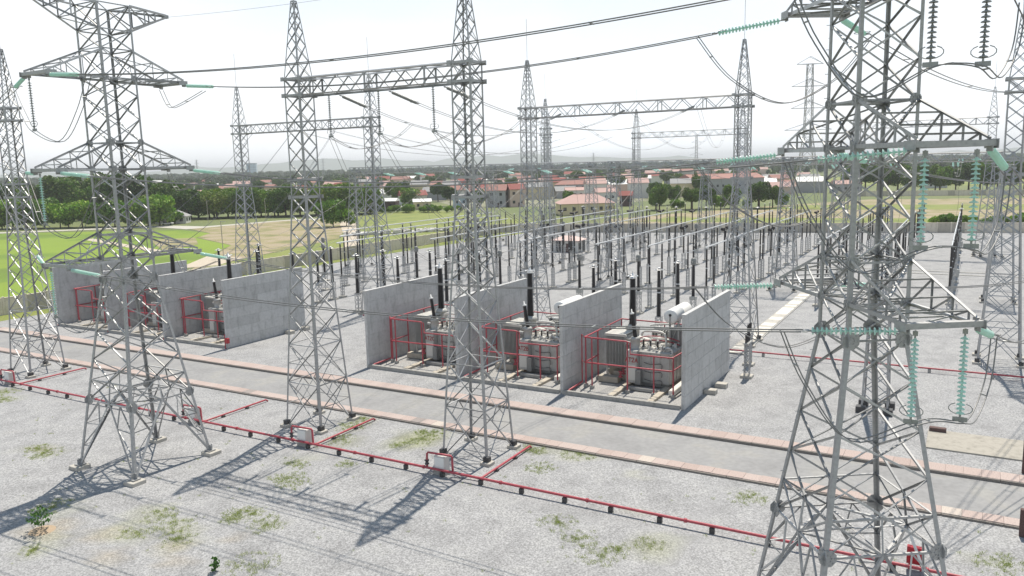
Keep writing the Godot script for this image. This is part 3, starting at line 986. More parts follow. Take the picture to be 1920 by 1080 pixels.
# local frame of a bay: x from its left wall, z = 0 at the front kerb, negative behind
func transformer() -> Node3D:
	var p := thing("power_transformer", Vector3.ZERO, "", "transformer", "single phase transformers between the fire walls")
	var st := S()
	cbox(st, Vector3(6.45, 1.95, -7.3), Vector3(3.75, 2.95, 5.4), 0.12)
	for i in 5:
		bx(st, Vector3(4.75 + i * 0.85, 1.9, -4.57), Vector3(0.1, 2.6, 0.12))
		bx(st, Vector3(8.35, 1.9, -5.2 - i * 1.0), Vector3(0.12, 2.6, 0.1))
	bx(st, Vector3(6.45, 3.3, -7.3), Vector3(3.95, 0.1, 5.6))
	for i in 3:
		lathe(st, at(Vector3(5.5 + i * 1.1, 3.35, -5.6 - (i % 2) * 1.5)), [Vector2(0, 0.0), Vector2(0.42, 0.0), Vector2(0.42, 0.16), Vector2(0.34, 0.3), Vector2(0, 0.32)], 12)
	part(p, "tank", done(st), M.tank_grey)
	st = S()
	bx(st, Vector3(6.45, 0.36, -7.3), Vector3(3.3, 0.24, 5.0))
	for i in 4:
		bx(st, Vector3(5.0 + i * 1.0, 0.15, -7.3), Vector3(0.3, 0.22, 4.6))
	part(p, "skid", done(st), M.tank_dark)
	# front cabinet with the phase name
	st = S()
	cbox(st, Vector3(4.95, 2.05, -4.25), Vector3(1.0, 2.9, 0.75), 0.03)
	part(p, "control_cabinet", done(st), M.tank_grey)
	part(p, "cabinet_door", box_mesh(Vector3(4.95, 1.55, -3.86), Vector3(0.8, 1.4, 0.03), 0.01), M.cabinet)
	st = S()
	cbox(st, Vector3(5.6, 1.15, -4.0), Vector3(0.5, 1.3, 0.5), 0.03)
	part(p, "junction_box", done(st), M.tank_dark)
	# small bushing over its turret, leaning forward
	st = S()
	lathe(st, at(Vector3(4.95, 3.35, -4.9)), [Vector2(0.0, 0), Vector2(0.5, 0), Vector2(0.5, 0.08), Vector2(0.42, 0.1), Vector2(0.42, 0.95), Vector2(0.48, 0.98), Vector2(0.36, 1.2), Vector2(0, 1.2)], 14)
	tube(st, [Vector3(4.5, 3.9, -4.9), Vector3(3.9, 3.9, -5.2)], 0.16, 8)
	part(p, "small_turret", done(st), M.tank_grey)
	var tilt := Basis(Vector3(0, 0, 1), 0.15)
	st = S()
	lathe(st, Transform3D(tilt, Vector3(4.95, 4.5, -4.9)), ribbed(0.235, 2.1, 0.0, 22, 0.85), 12)
	var sb := part(p, "small_bushing", done(st), M.porcelain)
	st = S()
	lathe(st, Transform3D(tilt, Vector3(4.95, 4.5, -4.9)), [Vector2(0, 2.1), Vector2(0.2, 2.1), Vector2(0.2, 2.22), Vector2(0.07, 2.26), Vector2(0.05, 2.55), Vector2(0, 2.55)], 10)
	part(sb, "bushing_cap", done(st), M.white_paint)
	# tall bushing
	st = S()
	lathe(st, at(Vector3(3.3, 3.0, -8.5)), [Vector2(0.0, 0), Vector2(0.75, 0), Vector2(0.75, 0.1), Vector2(0.62, 0.15), Vector2(0.62, 1.5), Vector2(0.7, 1.55), Vector2(0.7, 1.65), Vector2(0.45, 1.9), Vector2(0, 1.9)], 16)
	tube(st, [Vector3(3.6, 3.5, -8.5), Vector3(5.0, 3.2, -8.3)], 0.5, 12)
	part(p, "tall_turret", done(st), M.tank_grey)
	st = S()
	lathe(st, at(Vector3(3.3, 4.9, -8.5)), ribbed(0.38, 4.3, 0.0, 40, 0.86), 14)
	var tb := part(p, "tall_bushing", done(st), M.porcelain)
	st = S()
	lathe(st, at(Vector3(3.3, 9.2, -8.5)), [Vector2(0, 0), Vector2(0.3, 0), Vector2(0.3, 0.12), Vector2(0.12, 0.15), Vector2(0.1, 0.5), Vector2(0, 0.5)], 10)
	tube(st, [Vector3(3.3, 9.45, -8.5), Vector3(3.3, 9.9, -8.5)], 0.04, 6)
	for i in 8:
		var a := TAU * i / 8
		var b := TAU * (i + 1) / 8
		tube(st, [Vector3(3.3 + cos(a) * 0.5, 9.45, -8.5 + sin(a) * 0.5), Vector3(3.3 + cos(b) * 0.5, 9.45, -8.5 + sin(b) * 0.5)], 0.045, 6)
		if i % 2 == 0:
			tube(st, [Vector3(3.3, 9.3, -8.5), Vector3(3.3 + cos(a) * 0.5, 9.45, -8.5 + sin(a) * 0.5)], 0.02, 5)
	part(tb, "corona_ring", done(st), M.aluminium)
	# radiators: a bank of thin fins between two headers
	st = S()
	for i in 13:
		cbox(st, Vector3(1.75 + i * 0.15, 2.75, -7.4), Vector3(0.07, 2.9, 3.2), 0.02)
	var rd := part(p, "radiator_bank", done(st), M.tank_grey)
	st = S()
	bx(st, Vector3(2.65, 4.3, -5.9), Vector3(2.1, 0.16, 0.2))
	bx(st, Vector3(2.65, 4.3, -8.9), Vector3(2.1, 0.16, 0.2))
	tube(st, [Vector3(2.65, 4.15, -6.3), Vector3(4.7, 3.8, -6.3)], 0.12, 8)
	tube(st, [Vector3(2.65, 1.5, -6.3), Vector3(4.7, 1.3, -6.3)], 0.12, 8)
	for x in [1.75, 3.55]:
		for z in [-6.0, -8.8]:
			bx(st, Vector3(x, 0.65, z), Vector3(0.12, 1.3, 0.12))
	part(rd, "header", done(st), M.pipe_white)
	# conservator: lying drum with domed ends on two saddles
	st = S()
	lathe(st, Transform3D(Basis(Vector3(1, 0, 0), -PI / 2), Vector3(7.75, 6.35, -6.1)), [Vector2(0, -0.06), Vector2(0.4, -0.04), Vector2(0.6, 0.0), Vector2(0.63, 0.06), Vector2(0.63, 1.9), Vector2(0.66, 1.92), Vector2(0.66, 2.0), Vector2(0.63, 2.02), Vector2(0.63, 4.3), Vector2(0.58, 4.4), Vector2(0, 4.48)], 24)
	var cs := part(p, "conservator", done(st), M.white_paint)
	st = S()
	lathe(st, Transform3D(Basis(Vector3(1, 0, 0), PI / 2), Vector3(7.75, 6.5, -6.06)), [Vector2(0, 0.0), Vector2(0.12, 0.0), Vector2(0.12, 0.08), Vector2(0, 0.09)], 12)
	tube(st, [Vector3(7.75, 6.4, -5.98), Vector3(7.75, 5.2, -5.98)], 0.03, 6)
	part(cs, "oil_gauge", done(st), M.dark_fitting)
	st = S()
	for z in [-7.2, -9.6]:
		for x in [7.35, 8.15]:
			bx(st, Vector3(x, 4.6, z), Vector3(0.14, 2.4, 0.14))
		bx(st, Vector3(7.75, 5.7, z), Vector3(1.0, 0.12, 0.18))
		lat(st, Vector3(7.35, 3.5, z), Vector3(8.15, 5.6, z), 0.07)
	part(p, "conservator_frame", done(st), M.tank_grey)
	# pipes on the cover
	st = S()
	tube(st, smooth([Vector3(4.9, 4.3, -6.6), Vector3(5.2, 4.75, -6.6), Vector3(6.7, 4.8, -6.5), Vector3(7.2, 4.5, -6.4), Vector3(7.3, 3.4, -6.4)], 5), 0.11, 8)
	tube(st, smooth([Vector3(5.0, 4.9, -8.6), Vector3(6.0, 5.1, -8.6), Vector3(7.0, 5.2, -8.4), Vector3(7.75, 5.6, -8.2)], 5), 0.1, 8)
	tube(st, smooth([Vector3(7.5, 3.5, -5.2), Vector3(7.9, 3.75, -5.0), Vector3(8.3, 3.6, -4.9), Vector3(8.38, 2.6, -4.9)], 5), 0.1, 8)
	for i in 4:
		var x := 5.3 + i * 0.75
		tube(st, smooth([Vector3(x, 3.4, -4.8), Vector3(x + 0.2, 3.75, -5.2), Vector3(x + 0.1, 3.6, -6.4)], 4), 0.05, 6)
	part(p, "oil_pipe", done(st), M.pipe_white)
	for i in 3:
		st = S()
		var x := 5.55 + i * 0.7
		lathe(st, at(Vector3(x, 3.5, -5.35 + 0.12 * i)), ribbed(0.12, 0.75, 0.0, 6, 0.8), 8)
		var m := part(p, "cover_bushing", done(st), M.porcelain)
		part(m, "terminal", box_mesh(Vector3(x, 4.32, -5.35 + 0.12 * i), Vector3(0.18, 0.14, 0.18), 0.02), M.pipe_white)
	st = S()
	lathe(st, at(Vector3(7.3, 3.5, -8.0)), ribbed(0.17, 1.1, 0.0, 9, 0.8), 10)
	part(p, "neutral_bushing", done(st), M.porcelain)
	# rear cooler bank and the dark steelwork under the drum
	st = S()
	for i in 15:
		cbox(st, Vector3(4.5 + i * 0.26, 2.6, -11.3), Vector3(0.1, 2.9, 1.7), 0.02)
	var rr := part(p, "rear_radiator_bank", done(st), M.tank_grey)
	part(rr, "header", box_mesh(Vector3(6.35, 4.15, -11.3), Vector3(3.9, 0.2, 0.3), 0.03), M.pipe_white)
	st = S()
	for i in 7:
		bx(st, Vector3(2.65, 4.42, -5.9 - i * 0.5), Vector3(2.0, 0.06, 0.34))
	part(rd, "top_slats", done(st), M.pipe_white)
	st = S()
	cbox(st, Vector3(7.75, 4.2, -8.4), Vector3(1.1, 1.5, 2.2), 0.05)
	part(p, "tap_changer_housing", done(st), M.tank_dark)
	st = S()
	lathe(st, at(Vector3(6.2, 3.35, -7.6)), [Vector2(0, 0), Vector2(0.62, 0), Vector2(0.62, 0.5), Vector2(0.5, 0.75), Vector2(0, 0.8)], 14)
	part(p, "cover_dome", done(st), M.tank_grey)
	for y in [3.75, 4.1]:
		st = S()
		tube(st, smooth([Vector3(4.7, y, -5.6), Vector3(5.6, y + 0.35, -5.9), Vector3(7.2, y + 0.3, -6.4), Vector3(8.3, y - 0.1, -7.0)], 5), 0.05, 6)
		part(p, "red_hose", done(st), M.red_pipe)
	# clutter on the cover: valves, relays, boxes
	st = S()
	for i in 44:
		var c := Vector3(rng.randf_range(4.7, 8.2), rng.randf_range(3.42, 3.75), rng.randf_range(-9.6, -4.8))
		cbox(st, c, Vector3(rng.randf_range(0.12, 0.4), rng.randf_range(0.15, 0.5), rng.randf_range(0.12, 0.4)), 0.02)
	stuff(part(p, "cover_fittings", done(st), M.pipe_white))
	st = S()
	for i in 14:
		var c := Vector3(rng.randf_range(4.8, 8.1), rng.randf_range(3.45, 3.7), rng.randf_range(-9.4, -4.8))
		tube(st, [c, c + Vector3(rng.randf_range(-0.8, 0.8), rng.randf_range(0.0, 0.25), rng.randf_range(-0.8, 0.8))], 0.04, 6)
	stuff(part(p, "cover_cables", done(st), M.dark_fitting))
	for i in 3:
		var y := 0.9 + i * 0.75
		st = S()
		tube(st, smooth([Vector3(5.9, y, -4.5), Vector3(6.6, y - 0.1, -4.42), Vector3(7.5, y, -4.45), Vector3(7.55, y - 0.45, -4.45)], 4), 0.03, 5)
		part(p, "front_cable", done(st), M.dark_fitting)
	return p

func red_frame(x0: float, label: String) -> void:
	var p := thing("sprinkler_frame", Vector3(x0, 0, -60.5), label, "fire pipe", "red sprinkler pipes round the transformers")
	var up := [Vector3(0.5, 4.7, -3.2), Vector3(1.15, 4.7, -2.4), Vector3(5.2, 4.7, -2.2), Vector3(5.5, 4.6, -2.2), Vector3(5.5, 3.6, -2.25), Vector3(9.2, 3.6, -2.35), Vector3(9.4, 3.6, -5.6), Vector3(9.5, 3.6, -11.0)]
	var st := S()
	tube(st, up, 0.068, 8)
	tube(st, [Vector3(1.15, 4.7, -2.4), Vector3(1.0, 4.7, -11.4), Vector3(9.5, 4.6, -11.4)], 0.068, 8)
	part(p, "upper_ring", done(st), M.red_pipe)
	st = S()
	tube(st, [Vector3(0.5, 2.4, -3.2), Vector3(1.15, 2.4, -2.4), Vector3(9.2, 2.45, -2.35), Vector3(9.4, 2.5, -5.6), Vector3(9.4, 2.5, -9.0)], 0.068, 8)
	tube(st, [Vector3(1.15, 2.4, -2.4), Vector3(1.1, 2.4, -5.5)], 0.068, 8)
	part(p, "lower_ring", done(st), M.red_pipe)
	part(p, "riser", rod_mesh(Vector3(0.5, 0.3, -3.2), Vector3(0.5, 4.7, -3.2), 0.06), M.red_pipe)
	st = S()
	tube(st, [Vector3(0.5, 0.35, -3.2), Vector3(0.6, 0.35, -0.25), Vector3(0.6, 0.02, 0.0)], 0.09, 8)
	part(p, "feed_pipe", done(st), M.red_pipe)
	var posts := [[1.15, -2.6, 4.7], [1.9, -2.25, 4.7], [5.25, -2.2, 4.7], [7.6, -2.3, 3.6], [9.25, -2.5, 3.6], [9.4, -5.6, 3.6], [1.1, -5.4, 4.7], [1.05, -8.4, 4.7], [1.0, -11.4, 4.7], [5.4, -11.4, 4.7], [9.5, -11.4, 4.6]]
	var bm := box_mesh(Vector3(0, 0.2, 0), Vector3(0.34, 0.4, 0.34), 0.02)
	for c in posts:
		var o := part(p, "post", rod_mesh(Vector3(c[0], 0.3, c[1]), Vector3(c[0], c[2], c[1]), 0.07), M.red_pipe)
		part(o, "post_base", bm, M.concrete_plain, at(Vector3(c[0], 0, c[1])))
	st = S()
	for i in 12:
		var x := 2.2 + i * 0.6
		var y := 4.7 if x < 5.2 else 3.6
		if absf(x - 5.4) > 0.3:
			tube(st, [Vector3(x, y, -2.25), Vector3(x + 0.05, y - 0.12, -2.42)], 0.025, 5)
	part(p, "nozzles", done(st), M.red_pipe)

func bay_floor(x0: float, where: String) -> void:
	var p := thing("oil_pit", Vector3(x0, 0, -60.5), "gravel oil pit with concrete kerb, " + where, "oil pit", "oil pits under the transformers")
	part(p, "kerb", box_mesh(Vector3(5.4, 0.13, 0.0), Vector3(10.6, 0.38, 0.26), 0.02), M.concrete_plain)
	for i in 4:
		part(p, "kerb_stone", box_mesh(Vector3(1.45 + i * 2.64, 0.335, 0.0), Vector3(2.6, 0.05, 0.3), 0.01), M.concrete_plain)
	var st := S()
	bx(st, Vector3(5.4, 0.03, -6.8), Vector3(10.5, 0.16, 13.3))
	stuff(part(p, "gravel", done(st), M.pit_gravel))
	for x in [4.4, 8.0]:
		part(p, "rail_beam", box_mesh(Vector3(x, 0.2, -5.9), Vector3(0.55, 0.3, 11.4), 0.03), M.concrete_tan)
	part(p, "drain_beam", box_mesh(Vector3(9.0, 0.42, -5.4), Vector3(0.5, 0.5, 5.4), 0.05), M.pipe_white)
	part(p, "cross_beam", box_mesh(Vector3(6.4, 0.3, -3.3), Vector3(2.9, 0.3, 0.4), 0.03), M.concrete_plain)
	for i in 3:
		part(p, "plinth", box_mesh(Vector3(2.4 + (i % 2) * 0.9, 0.42 + 0.12 * i, -5.0 - i * 1.3), Vector3(1.9, 0.55 + 0.2 * i, 0.8), 0.03), M.concrete_tan)
	for i in 3:
		st = S()
		lathe(st, at(Vector3(3.6, 0.75 + 0.1 * i, -4.7 - 0.7 * i)), [Vector2(0, 0), Vector2(0.2, 0), Vector2(0.2, 0.1), Vector2(0.1, 0.15), Vector2(0.1, 0.45), Vector2(0.2, 0.5), Vector2(0.2, 0.56), Vector2(0, 0.56)], 10)
		part(p, "valve", done(st), M.red_pipe)

func bays() -> void:
	var proto := transformer()
	var first := true
	for g in [[-52.0, "right", ["AT2C", "AT2B", "AT2A"]], [-105.4, "left", []]]:
		for i in 4:
			var x: float = g[0] + i * 10.9
			var ord_: String = ["leftmost", "second from left", "third from left", "rightmost"][i]
			wall_thing(x, "grey panelled fire wall, %s of the %s transformer group" % [ord_, g[1]], 13.6 if g[1] == "right" else 12.4)
		for i in 3:
			var x: float = g[0] + i * 10.9
			var ord_: String = ["left", "middle", "right"][i]
			var label := "grey transformer with black bushings in the %s bay of the %s group" % [ord_, g[1]]
			if g[2].size():
				label = "grey transformer lettered %s with black bushings and white drum" % g[2][i]
			var shift := -1.0 if g[1] == "left" else 0.0
			var t: Node3D
			if first:
				t = proto
				t.position = Vector3(x + shift, 0, -60.5)
				t.set_meta("label", label)
				first = false
			else:
				t = proto.duplicate()
				t.name = numbered("power_transformer")
				add_child(t)
				t.position = Vector3(x + shift, 0, -60.5)
				t.set_meta("label", label)
			bay_floor(x, "%s bay of the %s group" % [ord_, g[1]])
			red_frame(x + shift * 0.8, "red sprinkler pipe frame in the %s bay of the %s transformer group" % [ord_, g[1]])
	var k := 0
	for t in get_children():
		if String(t.name).begins_with("power_transformer"):
			if k < 3:
				part(t, "lettering", lettering(["AT2C", "AT2B", "AT2A"][k], 0.36), M.text_red, at(Vector3(4.97, 2.5, -3.868)))
			k += 1
	# blocks beside the end walls, and a red hydrant box
	var bm := box_mesh(Vector3(0, 0.18, 0), Vector3(1.0, 0.44, 0.75), 0.02)
	for b in [[-18.6, -66.0, "nearer concrete block against the right transformer wall"], [-18.3, -68.3, "farther concrete block against the right transformer wall"], [-71.9, -69.5, "nearer concrete block beside the left group's end wall"], [-71.8, -72.0, "farther concrete block beside the left group's end wall"]]:
		solo("concrete_block", bm, M.pad, b[2], "concrete block", "blocks beside the fire walls", Vector3(b[0], 0, b[1]))
	var hb := thing("hydrant_box", Vector3(-72.2, 0, -60.2), "small red hydrant box at the front corner of the left group's end wall", "hydrant box")
	part(hb, "box", box_mesh(Vector3(0, 1.0, 0), Vector3(0.5, 0.6, 0.35), 0.03), M.red_box)
	part(hb, "stand_pipe", rod_mesh(Vector3(-0.35, 0, 0), Vector3(-0.35, 1.7, 0), 0.06), M.red_pipe)
	part(hb, "bracket", box_mesh(Vector3(0, 0.35, 0), Vector3(0.1, 0.7, 0.1)), M.fitting)

# ------------------------------------------------ fire main, cabinets
func pipe_run(z: float, x0: float, x1: float, step: float, r: float, label: String) -> void:
	var p := thing("fire_main", Vector3(x0, 0, z), label, "fire pipe")
	var L := x1 - x0
	part(p, "pipe", rod_mesh(Vector3(0, 0.42, 0), Vector3(L, 0.42, 0), r, 10), M.red_pipe)
	var n := int(L / step)
	var bm := box_mesh(Vector3(0, 0.13, 0), Vector3(0.27, 0.4, 0.26), 0.03)
	var cm := S()
	lathe(cm, Transform3D(Basis(Vector3(0, 0, 1), PI / 2), Vector3(0, 0.42, 0)), [Vector2(r, -0.07), Vector2(r + 0.045, -0.07), Vector2(r + 0.045, 0.07), Vector2(r, 0.07)], 10)
	var fl := done(cm)
	for i in n:
		var x := step * (i + 0.5)
		part(p, "support_block", bm, M.dark_fitting if r > 0.08 else M.concrete_plain, at(Vector3(x, 0, 0)))
		if i % 2 == 0:
			part(p, "flange", fl, M.red_pipe, at(Vector3(x + step * 0.5, 0, 0)))

func hydrant(x: float, bx_: float, label: String, white := true) -> void:
	var p := thing("valve_cabinet", Vector3(x, 0, -40.7), label, "cabinet")
	if white:
		part(p, "cabinet", box_mesh(Vector3(0, 0.72, -0.05), Vector3(0.85, 1.05, 0.6), 0.03), M.cabinet)
		part(p, "door", box_mesh(Vector3(0, 0.72, 0.262), Vector3(0.74, 0.92, 0.02), 0.008), M.white_paint)
		part(p, "plinth", box_mesh(Vector3(0, 0.1, -0.05), Vector3(0.95, 0.24, 0.7), 0.02), M.concrete_plain)
		var st := S()
		tube(st, [Vector3(-0.95, 0.42, 0.3), Vector3(-0.95, 1.32, 0.25), Vector3(-0.9, 1.4, 0.22), Vector3(0.85, 1.4, 0.1), Vector3(0.92, 1.32, 0.08), Vector3(0.92, 0.3, 0.05), Vector3(1.0, 0.22, 0.02), Vector3(bx_ - x, 0.2, -0.1), Vector3(bx_ - x + 0.1, 0.2, -0.3), Vector3(bx_ - x + 0.1, 0.2, -6.6), Vector3(bx_ - x + 0.1, 0.05, -6.8)], 0.075, 8)
		part(p, "branch_pipe", done(st), M.red_pipe)
		st = S()
		lathe(st, at(Vector3(-0.95, 0.6, 0.29)), [Vector2(0, 0), Vector2(0.15, 0), Vector2(0.15, 0.06), Vector2(0.1, 0.1), Vector2(0.1, 0.22), Vector2(0.16, 0.24), Vector2(0.16, 0.3), Vector2(0, 0.3)], 10)
		part(p, "valve", done(st), M.dark_fitting)
		for z in [-2.0, -4.5]:
			part(p, "support_block", box_mesh(Vector3(bx_ - x + 0.1, 0.06, z), Vector3(0.3, 0.18, 0.25), 0.02), M.dark_fitting)
	else:
		part(p, "cabinet", box_mesh(Vector3(0, 0.78, -0.2), Vector3(0.75, 0.85, 0.32), 0.02), M.red_box)
		part(p, "door", box_mesh(Vector3(0.0, 0.78, -0.03), Vector3(0.66, 0.76, 0.02), 0.008), M.red_box)
		part(p, "stand", box_mesh(Vector3(-0.25, 0.2, -0.2), Vector3(0.08, 0.4, 0.08)), M.red_pipe)
		part(p, "stand", box_mesh(Vector3(0.25, 0.2, -0.2), Vector3(0.08, 0.4, 0.08)), M.red_pipe)

# ------------------------------------------------ ground
const WEEDS := [[-37, -35.2], [-39, -37.7], [-35.7, -30.5], [-33.8, -29.9], [-34.8, -44.8], [-35.2, -43.7], [-35.3, -46.9], [-34.2, -45.6], [-39.7, -42.8], [-34.4, -47.2], [-36, -39.2], [-38.1, -35.6], [-36.7, -30.4], [-13.8, -37.6], [-15, -36.3], [-15.5, -35.4], [-19.2, -37.7], [-17.3, -36.5], [-77.6, -38.9], [-75, -37.3], [-59.2, -31.3], [-57.6, -30.9], [-47.6, -25.7], [-26.2, -47.3], [-23.8, -44.4], [-25.4, -46.9], [-22.6, -47.8], [-10.6, -45.7], [2.5, -43.4], [-38.5, -27.5], [-36.3, -29.5], [-39.7, -25.8], [-43, -21.9], [-37, -26.4], [-41.5, -47.4], [-41, -45.5], [-31, -26.3], [-40.6, -28], [-110, -100], [-113, -140], [-112, -155], [-117, -120], [-118, -170]]
const STAINS := [[-17.7, -45.8, 0.8], [-17.9, -42.8, 0.7], [-15.7, -41.3, 0.8], [-62.8, -33.8, 0.8], [-58.4, -31.1, 1.0], [-65, -32.5, 0.8], [-33.9, -28, 0.9], [-36.5, -25.8, 0.9], [-38.8, -23.4, 1.0], [-44.5, -23.6, 1.1], [-34.5, -24.5, 0.8], [-41.3, -24.6, 0.9], [-32.0, -29.3, 0.7], [-50, -27, 0.9]]

func ground() -> void:
	var n1 := FastNoiseLite.new()
	n1.seed = 5
	n1.frequency = 0.09
	n1.fractal_octaves = 4
	var st := SurfaceTool.new()
	st.begin(Mesh.PRIMITIVE_TRIANGLES)
	st.set_normal(Vector3.UP)
	var zs := []
	var z := -6.0
	while z > -242.0:
		zs.append(z)
		z -= 0.7 if z > -62.0 else 3.0
	var xs := []
	var x := -121.5
	while x < 60.0:
		xs.append(x)
		x += 0.9
	var nx := xs.size()
	for zi in zs:
		for xi in xs:
			var v := n1.get_noise_2d(xi, zi)
			var c := Vector3(1, 1, 1) * (1.0 + 0.05 * v)
			# the paler spread of fresh gravel beside the road
			var f := clampf(1.0 - absf(zi + 44.5) / 4.5, 0, 1) * clampf((xi + 27) / 4.0, 0, 1) * clampf((2.0 - xi) / 10.0, 0, 1)
			c *= 1.0 + 0.30 * f * clampf(v * 3.0 + 0.75, 0, 1)
			for s in STAINS:
				var d2: float = Vector2(xi - s[0], (zi - s[1]) * 1.0).length() / s[2]
				if d2 < 2.0:
					var k := clampf(0.5 - d2 * 0.6 + v * 1.3, 0, 0.42)
					c = c.lerp(Vector3(0.98, 0.80, 0.50), k)
			for w in WEEDS:
				var d3 := Vector2(xi - w[0], zi - w[1]).length()
				if d3 < 2.0:
					var k2 := clampf(0.38 - d3 * 0.35 + v * 1.4, 0, 0.4)
					c = c.lerp(Vector3(0.84, 0.86, 0.55), k2)
			st.set_color(Color(c.x, c.y, c.z))
			st.add_vertex(Vector3(xi, 0, zi))
	for j in zs.size() - 1:
		for i in nx - 1:
			var a := j * nx + i
			st.add_index(a); st.add_index(a + nx); st.add_index(a + nx + 1)
			st.add_index(a); st.add_index(a + nx + 1); st.add_index(a + 1)
	struct("gravel_yard", st.commit(), M.gravel)
	# road
	st = SurfaceTool.new()
	st.begin(Mesh.PRIMITIVE_TRIANGLES)
	st.set_normal(Vector3.UP)
	var nn := FastNoiseLite.new()
	nn.seed = 12
	nn.frequency = 0.16
	nn.fractal_octaves = 4
	var rx := 300
	for j in 14:
		for i in rx + 1:
			var px := -140.0 + 200.0 * i / rx
			var pz := -49.3 - 5.46 * j / 13.0
			var v := nn.get_noise_2d(px * 0.5, pz * 1.6)
			var pale := clampf((v - 0.06) * 3.5, 0, 1) * clampf(nn.get_noise_2d(px * 0.3 + 90, 7) * 4.0 + 0.35, 0, 1)
			var k := 1.0 + 0.07 * v + 0.75 * pale
			st.set_color(Color(k, k, k * (1.0 - 0.05 * pale)))
			st.add_vertex(Vector3(px, 0.012, pz))
	for j in 13:
		for i in rx:
			var a := j * (rx + 1) + i
			st.add_index(a); st.add_index(a + rx + 1); st.add_index(a + rx + 2)
			st.add_index(a); st.add_index(a + rx + 2); st.add_index(a + 1)
	struct("road", st.commit(), M.road)
	# raised paved strips on both sides, built of slabs
	for s in [[-48.22, -49.22, "near_paved_strip", 0.0], [-54.86, -56.2, "far_paved_strip", 0.05]]:
		var up: float = s[3]
		var w: float = s[0] - s[1]
		var base := S()
		bx(base, Vector3(-40, 0.02 + up * 0.5, (s[0] + s[1]) * 0.5), Vector3(200, 0.16 + up, w - 0.04))
		var p := struct(s[2], done(base), M.kerb_stone)
		var ms := [box_mesh(Vector3(0, 0.13, (s[0] + s[1]) * 0.5), Vector3(0.992, 0.07, w), 0.01), box_mesh(Vector3(0, 0.127, (s[0] + s[1]) * 0.5 + 0.01), Vector3(0.992, 0.07, w), 0.01)]
		var px := -110.0
		var i := 0
		while px < 14.0:
			var r := rng.randf()
			var m: Material = M.paving_a if r < 0.5 else (M.paving_b if r < 0.86 else (M.paving_c if r < 0.96 else (M.paving_d if r < 0.99 else M.paving_e)))
			part(p, "paving_slab", ms[i % 2], m, at(Vector3(px, up + rng.randf_range(-0.008, 0.008), 0)))
			px += 1.0
			i += 1
		var kz: float = s[0] + 0.09 if s[0] < -50.0 else s[0] + 0.07
		i = 0
		px = -110.0
		var km := box_mesh(Vector3(0, 0.05 + up * 0.5, kz), Vector3(2.98, (0.2 if s[0] < -50 else 0.14) + up, 0.13), 0.015)
		while px < 14.0:
			part(p, "kerb_stone", km, M.kerb_stone, at(Vector3(px, 0, 0)))
			px += 3.0
	# terrain and fields
	st = S()
	q(st, Vector3(-9000, -0.09, -12000), Vector3(9000, -0.09, -12000), Vector3(9000, -0.09, 3000), Vector3(-9000, -0.09, 3000))
	struct("terrain", done(st), M.terrain)
	field("rice_field", [[-125, -20], [-125, -72], [-134, -98], [-174, -149], [-206, -163], [-214, -176], [-240, -184], [-300, -153], [-330, -140], [-330, -20]], -0.05, M.rice)
	field("stubble_field", [[-139, -108], [-174.5, -149.5], [-206, -163.8], [-216, -177], [-240, -188], [-236, -229], [-222, -240], [-190, -214], [-158, -174]], -0.045, M.stubble)
	field("green_field", [[-123, -75], [-133.5, -98], [-138.5, -107.5], [-157, -173.5], [-189, -214.5], [-221, -241], [-232, -258], [-216, -300], [-120, -240], [-123, -200]], -0.04, M.grass_field)
	field("back_field", [[-100, -222], [12, -240], [90, -250], [90, -430], [-40, -400], [-80, -330], [-110, -262]], -0.04, M.stubble)
	field("strip_field", [[-96, -252], [60, -262], [60, -290], [-92, -272]], -0.03, M.grass_field)
	field("second_strip_field", [[-80, -320], [60, -335], [60, -372], [-60, -352]], -0.03, M.grass_field)
	field("village_ground", [[-330, -440], [-430, -480], [-700, -560], [-620, -1000], [-180, -980], [-110, -520], [-150, -350], [-205, -312]], -0.05, M.village_earth)
	field("distant_field", [[-240, -620], [60, -560], [140, -800], [-330, -860]], -0.03, M.grass_field)
	field("lane", [[-330, -146], [-300, -153], [-262, -190], [-240, -186.5], [-234.5, -228], [-222, -243], [-224, -247], [-238, -233], [-245, -198], [-266, -198], [-304, -158], [-334, -151]], -0.02, M.lane)
	field("dirt_track", [[-131, -146], [-134, -149], [-165, -184], [-196, -217], [-230, -258], [-226, -261], [-190, -219], [-160, -185], [-128, -148]], -0.02, M.dirt)
	field("paved_patch", [[-143, -110], [-147, -113], [-158, -128], [-146, -128], [-140, -116]], -0.02, M.dirt)
	field("second_paved_patch", [[-181, -133], [-214, -153], [-206, -163], [-186, -148]], -0.02, M.stubble)
	field("field_path", [[-181, -130], [-240, -148], [-239, -151], [-182, -133.5]], -0.015, M.dirt)
	field("wall_verge", [[-121.4, -46], [-121.4, -203], [-112, -203], [-117, -150], [-118, -100], [-116.5, -70], [-117, -46]], 0.006, M.grass_field)

func field(called: String, pts: Array, y: float, m: Material) -> void:
	var poly := PackedVector2Array()
	for v in pts:
		poly.append(Vector2(v[0], v[1]))
	var idx := Geometry2D.triangulate_polygon(poly)
	var st := S()
	for i in range(0, idx.size(), 3):
		var a := poly[idx[i]]
		var b := poly[idx[i + 1]]
		var c := poly[idx[i + 2]]
		if (b - a).cross(c - a) < 0:
			var t := b
			b = c
			c = t
		for v in [a, b, c]:
			st.add_vertex(Vector3(v.x, y, v.y))
	struct(called, done(st), m)

